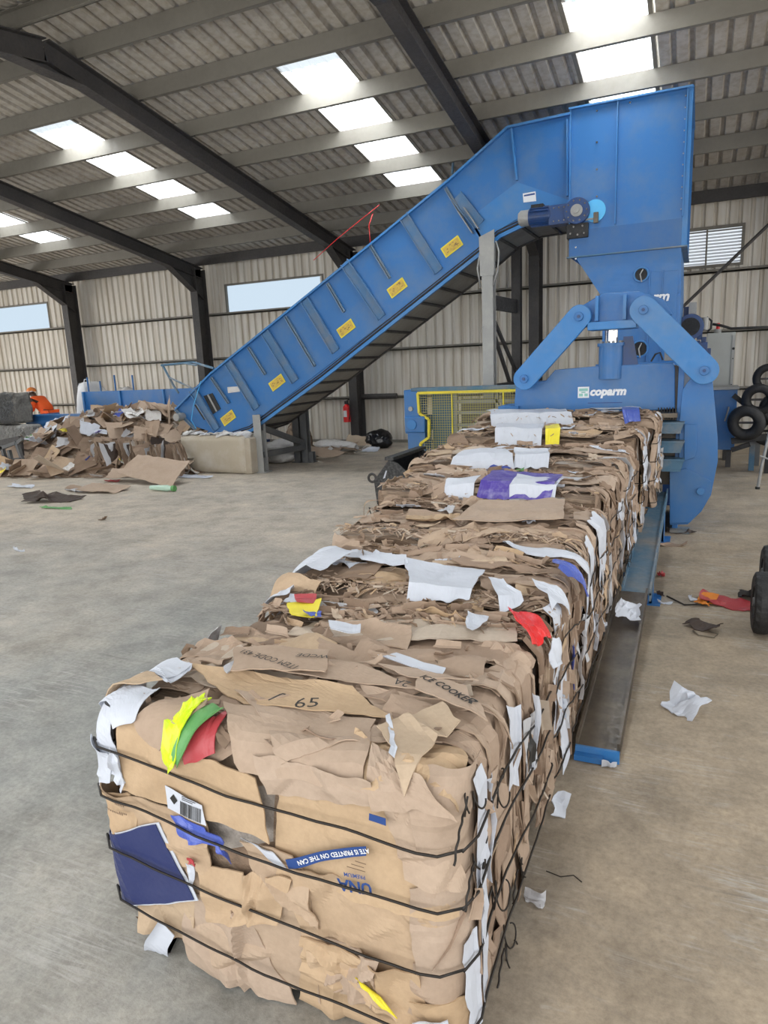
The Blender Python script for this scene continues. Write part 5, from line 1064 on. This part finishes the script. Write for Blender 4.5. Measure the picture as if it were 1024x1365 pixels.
card_at((45,622),9.2,.75,.35,(.5,.2,-.1),.8,'light brown torn sheet at the left foot of the waste heap',1012)
card_at((20,636),9.0,.7,.25,(.2,.1,.2),.85,'pale tan sheet lying flat at the far left foot of the heap',1013)
card_at((85,600),9.7,.7,.35,(1.1,0,.1),.95,'cream cardboard panel in the left half of the waste heap',1014,mat='plasticfilm')
card_at((88,615),9.4,.25,.5,(.8,.2,-.4),.5,'white plastic sheet hanging down the front of the waste heap',1015,mat='plasticfilm',cat='plastic')
card_at((40,600),10.1,.3,.55,(1.35,0,.2),.9,'cream sack standing between the mesh bales and the waste heap',1016,mat='plasticfilm',cat='sack')
# crumbs at the foot
def litter(px,w,h,mat,label,seed,rot=(0,0,0),cat='litter',name='litter_scrap',rnd=.3,camp=.03,**k):
    p=onZ(*px,0.0); p.z=.004; return loose(name,mat,p,w,h,rot,label,cat,None,rnd,seed,nu=10,nv=6,camp=camp,**k)
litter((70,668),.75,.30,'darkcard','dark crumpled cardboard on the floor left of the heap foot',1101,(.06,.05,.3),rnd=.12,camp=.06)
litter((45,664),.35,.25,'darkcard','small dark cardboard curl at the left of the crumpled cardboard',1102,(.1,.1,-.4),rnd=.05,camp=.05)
litter((110,652),.5,.2,'card','brown folded strip lying in front of the waste heap',1103,(.1,0,.2),rnd=.35,camp=.05)
litter((138,655),.8,.35,'card','tan cardboard sheet with a raised dark edge in front of the heap',1104,(.15,.06,.1),rnd=.65,camp=.04)
litter((30,650),.5,.12,'paper','white paper strip on the floor at the left foot of the heap',1105,(0,.05,.1))
litter((75,678),.5,.08,'green','thin green film on the floor in front of the heap',1106,(0,0,.1),camp=.005)
litter((260,637),.65,.08,'paper','long white strip pointing from the beige block',1107,(0,0,-.0),camp=.01)
litter((254,632),.3,.12,'plasticfilm','crumpled clear plastic at the foot of the beige block',1108,(.1,.1,.3),camp=.06)
litter((257,627),.18,.14,'lime','lime green wrapper at the foot of the beige block',1109,(.5,.1,.3),camp=.05)
litter((152,642),.25,.12,'redboard','red wrapper at the foot of the waste heap',1110,(.2,0,.2),camp=.04)
litter((26,735),.12,.05,'paper','tiny white paper scrap alone on the grey floor at left',1111)
litter((138,693),.08,.05,'card','tiny dark scrap on the floor in front of the heap',1112,rnd=0)
litter((100,655),.4,.15,'paper_grey','grey paper scrap in front of the heap, left of the tan sheet',1113,(.05,0,-.2))
# squeezed bottle
p=onZ(222,655,0); bt=thing('plastic_bottle',(p.x,p.y,0),'pale green plastic bottle lying on the floor before the beige block','bottle')
P(MB().cyl((p.x-.30,p.y,.05),(p.x+.02,p.y,.05),.035,14,.05).cyl((p.x+.02,p.y,.05),(p.x+.12,p.y,.05),.05,14,.03),'body','bottle',bt); P(MB().cyl((p.x+.12,p.y,.05),(p.x+.17,p.y,.05),.045,12),'cap','green',bt)
# beige block
fb_=thing('folded_board_block',(-7.8,9.95,0),'large beige block of folded board at the right end of the waste heap','board block')
bb=Bale(-8.42,-7.02,9.78,10.04,0.0,0.66,0.06,0.012); M['beige']=dirty('beige_board',(0.46,0.40,0.31),(0.58,0.55,0.50),0.9,1.6,0.8)
def solid(b,step=.05):
    mb=MB()
    for face in ('front','top','right','left','back','bottom'):
        f,(ul,uh,vl,vh)=b.fn(face); nu=max(3,int((uh-ul)/step)); nv=max(3,int((vh-vl)/step)); g=lambda i,j:j*(nu+1)+i
        mb.add([f(ul+(uh-ul)*i/nu,vl+(vh-vl)*j/nv,nz(ul+(uh-ul)*i/nu*3,j*.3,9)*.012) for j in range(nv+1) for i in range(nu+1)],[(g(i,j),g(i+1,j),g(i+1,j+1),g(i,j+1)) for j in range(nv) for i in range(nu)])
    return mb
P(solid(bb),'front_panel','beige',fb_,smooth=True)
P(MB().box(-7.1,-6.92,9.80,10.02,0,.62),'end_flap',dirty('beige_board_edge',(0.40,0.34,0.26),(0.5,0.45,0.38),0.7,3,0.8),fb_,.02)
mb=MB(); f,_=bb.fn('top'); rg=random.Random(4)
for k in range(7): sheet(mb,f,rquad(-8.3+k*.2,9.9,.22,.18,rg.uniform(-.3,.3),rg),6,4,.01,.02,.02,4,.06,.03,.03,k*3,.5)
P(mb,'torn_edge','plasticfilm',fb_)
# things under and behind the conveyor
def clump(name,px,Y,w,d,h,mat,label,cat,seed,base=None):
    p=onY(*px,Y) if base is None else base; z0=p.z if base is None else 0
    bm=bmesh.new(); bmesh.ops.create_icosphere(bm,subdivisions=4,radius=1); mb=MB(); vs=[]
    for v in bm.verts:
        c=v.co.copy(); r=1+.22*nz(c.x*1.5+seed,c.y*1.5,c.z*1.5)+.10*abs(nz(c.x*5,c.y*5+seed,c.z*5))+.05*nz(c.x*12,c.y*12,c.z*12+seed); c*=r; vs.append(Vector((p.x+c.x*w/2,Y+c.y*d/2,max(0.003,h*.42+c.z*h/2))))
    mb.add(vs,[[v.index for v in f.verts] for f in bm.faces]); bm.free(); return build(name,mb,mat,label=label,cat=cat,smooth=True)
b=onZ(505,596,0); clump('refuse_bag',(505,596),b.y-.1,.65,.5,.42,'blackplastic','knotted black refuse bag by the far wall right of the fire extinguisher','bag',3)
b=onZ(388,600,0); clump('paper_bundle',(396,565),12.3,.55,.4,.75,'core','brown torn paper bundle standing behind the lower conveyor stand','paper',5)
clump('plastic_bundle',(380,585),11.9,.9,.5,.40,'plasticfilm','white and grey plastic bundle inside the lower conveyor stand','plastic',6)
clump('plastic_bundle',(370,600),11.2,.7,.4,.30,'plasticfilm','crumpled clear plastic on the floor inside the lower conveyor stand','plastic',8)
clump('plastic_bundle',(445,593),12.8,1.1,.5,.28,'plasticfilm','long pale plastic roll on the floor right of the conveyor stand','plastic',9)
rg=random.Random(12)
for k in range(34):
    px=rg.uniform(345,485); py=606-abs(px-420)*.03+rg.uniform(-6,5); p=onZ(px,py); 
    loose('floor_scrap',rg.choice(('card','card','card','paper_grey','plasticfilm','core')),(p.x,p.y,rg.uniform(.01,.12)),rg.uniform(.15,.5),rg.uniform(.1,.3),(rg.gauss(0,.3),rg.gauss(0,.3),rg.uniform(-1,1)),'small scrap among the litter trail between conveyor stand and far wall','scrap','litter trail under the conveyor',rg.random()*.7,k+1300)
card_at((430,603),11.6,.9,.35,(.3,.1,-.3),.6,'brown board slanting in the litter trail right of the conveyor stand',1201)
card_at((478,588),13.4,.6,.3,(.5,0,.1),.95,'tan carton leaning near the fire extinguisher column',1202)
card_at((495,600),12.9,.35,.18,(.3,0,.1),.5,'white carton in front of the black refuse bag',1203,mat='paper',cat='paper')
# fire extinguisher
fe=thing('fire_extinguisher',(-7.15,14.0,0.5),'red fire extinguisher hanging on the dark column below the conveyor','fire extinguisher')
P(MB().cyl((-7.2,14.02,.52),(-7.2,14.02,.86),.085,20).cyl((-7.2,14.02,.86),(-7.2,14.02,.92),.085,20,.03),'cylinder','redfilm',fe,.004); P(MB().box(-7.24,-7.16,14.0,14.04,.92,.99).bar((-7.2,14.02,.98),(-7.12,14.0,1.03),.02,.02),'valve','black',fe)
P(MB().tube([(-7.2,14.0,.95),(-7.1,13.98,.9),(-7.09,13.96,.7),(-7.11,13.95,.58)],.012,6),'hose','black',fe); P(MB().box(-7.24,-7.16,13.925,13.935,.64,.78),'label','white',fe)
pp=build('pipe_length',MB().cyl((-6.95,14.35,1.06),(-6.1,14.35,1.06),.06,12),'steel_dark',label='dark pipe length lying on the wall rail right of the extinguisher column',cat='pipe')
# white bulk bags behind the trough
bb2=Bale(-14.1,-13.5,12.62,13.2,0.0,1.66,.14,.03); mb=solid(bb2,.07)
for v in mb.v:
    t_=min(1,max(0,(v.z-.7)/.9)); v.x=-13.62+(v.x+13.62)*(1-.5*t_)
bw=thing('bulk_bag',(-13.8,12.9,0),'tall white woven bulk bag behind the trough, left end','bag'); P(mb,'sack','white',bw,smooth=True); P(MB().tube([(-13.75,12.75,1.6),(-13.75,12.8,1.72),(-13.6,12.8,1.72),(-13.58,12.8,1.6)],.012,5),'loop','white',bw)
clump('bulk_bag',(135,510),13.2,.9,.6,1.6,'plasticfilm','slumped white bulk bag rising behind the blue trough wall, left one','bag',21)
clump('bulk_bag',(165,510),13.3,.9,.6,1.55,'plasticfilm','slumped cream bulk bag rising behind the blue trough wall, right one','bag',23)
for k,(x,y) in enumerate(((116,503),(133,508),(152,500),(176,500))):
    p=onY(x,y,12.55); build('thin_post',MB().cyl((p.x,12.55,0),(p.x,12.55,p.z),.02,8),'blue',label=('first','second','third','fourth')[k]+' thin blue post from the left behind the trough wall',cat='post')
# grey wire bales at the left edge
for (za,zb_,xa,xb_,lb,k) in ((0.0,.78,-15.6,-13.75,'lower pale grey bale of pressed strips at the left edge of the hall',1),(.80,1.5,-15.6,-13.95,'upper grey bale of tangled strips stacked at the left edge of the hall',2)):
    b=Bale(xa,xb_,10.9,11.45 if k==1 else 11.4,za,zb_,.08,.04); g_=thing('strip_bale',((xa+xb_)/2,11.2,za),lb,'bale')
    mm=dirty('grey_pressed_strips_%d'%k,(0.36,0.35,0.33) if k==1 else (0.22,0.21,0.19),(0.10,0.09,0.08),0.9,22,0.8,bs=.6)
    P(solid(b,.06),'core',mm,g_); f,_=b.fn('front'); rg=random.Random(k); mb=MB()
    for i in range(420):
        u=rg.uniform(xa+.9,xb_-.03); v=rg.uniform(za+.05,zb_-.05); a_=rg.gauss(math.pi/2,.5); l=rg.uniform(.05,.2)
        mb.tube([f(u-l*math.cos(a_)/2,v-l*math.sin(a_)/2,.01),f(u+rg.gauss(0,.02),v,.03),f(u+l*math.cos(a_)/2,v+l*math.sin(a_)/2,.01)],.006,4)
    o=P(mb,'strips','galv' if k==1 else 'steel_grey',g_); o['kind']='stuff'
# grey frame cart in front of them
fc=thing('frame_cart',(-12.6,9.0,0),'dark grey steel frame cart at the left edge before the strip bales','cart'); mb=MB()
G=lambda x,y,Y=9.0:onY(x,y,Y)
for a_,b_ in (((-5,600),(22,590)),((22,590),(33,622)),((12,600),(20,632)),((-5,615),(30,612)),((-5,598),(-2,640)),((2,594),(10,620)),((-5,634),(40,628)),((24,590),(30,585))): mb.bar(G(*a_),G(*b_),.06,.06,up=(0,1,0))
P(mb,'frame','steel_grey',fc); P(MB().bar(G(-5,592,9.3),G(28,585,9.3),.12,.08,up=(0,1,0)).bar(G(28,585,9.3),G(33,640,9.3),.05,.05,up=(0,1,0)),'side_frame','steel_dark',fc)
for (x,y) in ((3,642),(32,640)): p=G(x,y); P(MB().cyl((p.x,8.97,.06),(p.x,9.03,.06),.06,14),'wheel','black',fc)
# ------------------------------------------------------------ litter right of the bales
litter((912,950),.20,.12,'paper','crumpled white paper lying alone on the floor right of the rail',1401,(.15,.1,-.5),camp=.05,crease=7,curl=.04,wave=.05)
litter((935,838),.20,.12,'darkcard','dark brown crumpled leather like scrap with a wire on the floor',1402,(.1,.05,-.5),rnd=.0,camp=.03)
p=onZ(938,845,0); build('bent_wire',MB().tube([(p.x-.06,p.y+.02,.008),(p.x-.03,p.y-.05,.008),(p.x+.06,p.y-.06,.008),(p.x+.08,p.y,.01),(p.x+.03,p.y+.03,.01)],.004,5),'rail_worn',label='bent wire loop in front of the dark brown scrap on the floor',cat='wire')
litter((968,805),.34,.22,'redboard','red plastic bag lying flat on the floor by the trolley wheel',1403,(.03,.03,-.2),camp=.03,crease=5)
litter((941,803),.10,.20,'orangefilm','orange yellow flap at the left end of the red bag',1404,(.03,.05,-.3),camp=.02)
litter((925,800),.07,.05,'paper','small white scrap left of the red bag',1405,camp=.02)
p=onZ(917,806,0); build('bent_wire',MB().tube([(p.x-.14,p.y+.12,.01),(p.x-.02,p.y-.04,.01),(p.x+.1,p.y,.012),(p.x+.14,p.y+.04,.03)],.006,5),'wire',label='black bent wire on the floor left of the red bag',cat='wire')
litter((1000,797),.16,.12,'blackplastic','black plastic scrap between the red bag and the wheel',1406,(.3,.1,.3),camp=.05)
litter((880,768),.06,.05,'redboard','small dark red scrap near the rail support',1407,camp=.03)
litter((880,796),.04,.04,'darkcard','tiny brown scrap near the foot of the rail support',1408,rnd=0,camp=.03)
litter((887,805),.07,.03,'paper','thin white scrap near the foot of the rail support',1409,camp=.01)
litter((907,710),.22,.12,'darkcard','brown scrap on the floor at the foot of the jaw plate',1410,rnd=.05,camp=.04)
litter((893,727),.3,.12,'card','pale and brown scraps below the jaw plate',1411,rnd=.3,camp=.04)
litter((812,1024),.05,.03,'paper','small white scrap just below the end of the rail',1412,camp=.01)
litter((748,1085),.05,.10,'paper','white torn paper at the foot of the nearest bales, right side',1413,(.4,.3,.2),camp=.03)
litter((716,1205),.06,.025,'paper_grey','frayed pale tape on the floor beside the nearest bale',1414,camp=.01)
p=onZ(748,1168,0); build('bent_wire',MB().tube([(p.x-.05,p.y,.006),(p.x,p.y-.01,.006),(p.x+.04,p.y+.01,.008),(p.x+.07,p.y-.01,.006)],.002,5),'wire',label='short black wire on the floor right of the nearest bale',cat='wire')
p=onY(830,855,4.6); card=loose('paper_sheet','paper',(-.33,4.15,rz(4.15)+.05),.13,.16,(.4,.3,.3),'white torn sheet resting on the rail beside the bales','paper',None,.5,1420,nu=8,nv=6,th=.002)
# white pole leaning on the bales by the bucket
a=onY(588,618,6.0); b=onY(622,575,6.6)
build('plastic_strip',MB().bar(onY(553,646,5.6),onY(588,600,6.2),.025,.012),'white',roots[4],label='thin white plastic strip sticking out')
# ------------------------------------------------------------ worker
wp=onY(52,552,12.75)
wk=thing('person',(wp.x,13.0,0),'person in orange hi-vis jacket and orange hard hat bending over the blue trough','person')
def skin(name,verts,edges,radii,mat,root,lvl=2,parent=None):
    me=bpy.data.meshes.new(name); org=ORG[root]; me.from_pydata([Vector(v) for v in verts],edges,[]); o=bpy.data.objects.new(name,me); COL.objects.link(o)
    md=o.modifiers.new('skin','SKIN'); md.use_smooth_shade=True
    for i,r in enumerate(radii):
        sv=me.skin_vertices[0].data[i]; sv.radius=(r,r) if isinstance(r,float) else r
    me.skin_vertices[0].data[0].use_root=True
    s2=o.modifiers.new('sub','SUBSURF'); s2.levels=lvl; s2.render_levels=lvl; me.materials.append(M[mat]); o.parent=root; ORG[o]=org; return o
# local frame: x left(-)/right, faces -x (towards picture left); pelvis at .95
V_=[(0.10,0,.95),(0.02,0,1.15),(-.08,0,1.33),(-.16,0,1.45),(-.20,0,1.53),(-.24,0,1.63),(-.25,0,1.70),
    (-.12,-.17,1.40),(-.10,-.24,1.15),(-.28,-.20,1.00),(-.36,-.18,.97),
    (-.12,.17,1.40),(-.12,.24,1.15),(-.30,.20,1.00),(-.38,.18,.97),
    (.10,-.10,.90),(.04,-.11,.50),(.10,-.11,.08),(-.08,-.11,.03),
    (.10,.10,.90),(.06,.11,.50),(.12,.11,.08),(-.06,.11,.03)]
E_=[(0,1),(1,2),(2,3),(3,4),(4,5),(5,6),(2,7),(7,8),(8,9),(9,10),(2,11),(11,12),(12,13),(13,14),(0,15),(15,16),(16,17),(17,18),(0,19),(19,20),(20,21),(21,22)]
R_=[.13,.12,.14,.08,.055,.095,.07,.06,.045,.035,.035,.06,.045,.035,.035,.085,.06,.04,.035,.085,.06,.04,.035]
V_=[((v[0]-max(0,v[2]-.9)*.30),v[1],(.9+(v[2]-.9)*.72 if v[2]>.9 else v[2])) for v in V_]
LW=lambda L:[((v[0]-max(0,v[2]-.9)*.30),v[1],(.9+(v[2]-.9)*.72 if v[2]>.9 else v[2])) for v in L]
for base,sy in ((10,-1),(14,1)):
    for k in range(5):
        y=(k-2)*.018; n=len(V_); b0_=V_[base]
        V_+= [(b0_[0]-.05,b0_[1]+y,b0_[2]-.01+(0.0 if k else -.02)),(b0_[0]-.085-.008*(2-abs(k-2)),b0_[1]+y*1.2,b0_[2]-.045)]; E_+= [(base,n),(n,n+1)]; R_+=[.010,.008]
skin('body',V_,E_,R_,'skin',wk)
skin('jacket',LW([(0.10,0,.90),(0.02,0,1.15),(-.08,0,1.34),(-.15,0,1.45),(-.12,-.18,1.41),(-.10,-.25,1.15),(-.26,-.20,1.01),(-.12,.18,1.41),(-.12,.25,1.15),(-.28,.20,1.01)]),[(0,1),(1,2),(2,3),(2,4),(4,5),(5,6),(2,7),(7,8),(8,9)],[.19,.18,.185,.09,.085,.07,.055,.085,.07,.055],'orange',wk)
skin('trousers',[(.10,0,.90),(.10,-.11,.86),(.04,-.11,.50),(.10,-.11,.12),(.10,.11,.86),(.06,.11,.50),(.12,.11,.12)],[(0,1),(1,2),(2,3),(0,4),(4,5),(5,6)],[.15,.11,.085,.07,.11,.085,.07],'orange',wk)
mb=MB(); hc=Vector((wk.location.x-.455,13.0,1.475)); vs=[];n1,n2=20,7
for j in range(n2+1):
    ph=math.pi/2*j/n2
    for i in range(n1): t_=2*math.pi*i/n1; vs.append(hc+Vector((.135*math.cos(t_)*math.cos(ph),.115*math.sin(t_)*math.cos(ph),.11*math.sin(ph))))
mb.add(vs,[(j*n1+i,j*n1+(i+1)%n1,(j+1)*n1+(i+1)%n1,(j+1)*n1+i) for j in range(n2) for i in range(n1)])
hm=build('hard_hat',mb,dirty('orange_hat',(0.75,0.22,0.04),(0.7,0.3,0.1),0.4,8,0.5),wk,smooth=True)
build('hat_brim',MB().prism([(hc.x-.21,1.44),(hc.x+.12,1.47),(hc.x+.12,1.49),(hc.x-.21,1.465)],12.90,13.10),'white',hm,bevel=.01)
mb=MB(); fx=hc.x-.095
mb.cyl((fx-.012,13.0,1.41),(fx-.035,13.0,1.39),.012,8,.018); build('nose',mb,'skin',wk,smooth=True)
for sy in (-1,1): build('eye',MB().cyl((fx+.01,13.0+sy*.035,1.425),(fx-.006,13.0+sy*.035,1.425),.012,8),'white',wk); build('ear',MB().cyl((hc.x,13.0+sy*.088,1.41),(hc.x,13.0+sy*.098,1.41),.03,10),'skin',wk)
build('mouth',MB().box(fx-.004,fx+.02,12.97,13.03,1.365,1.373),'redboard',wk)
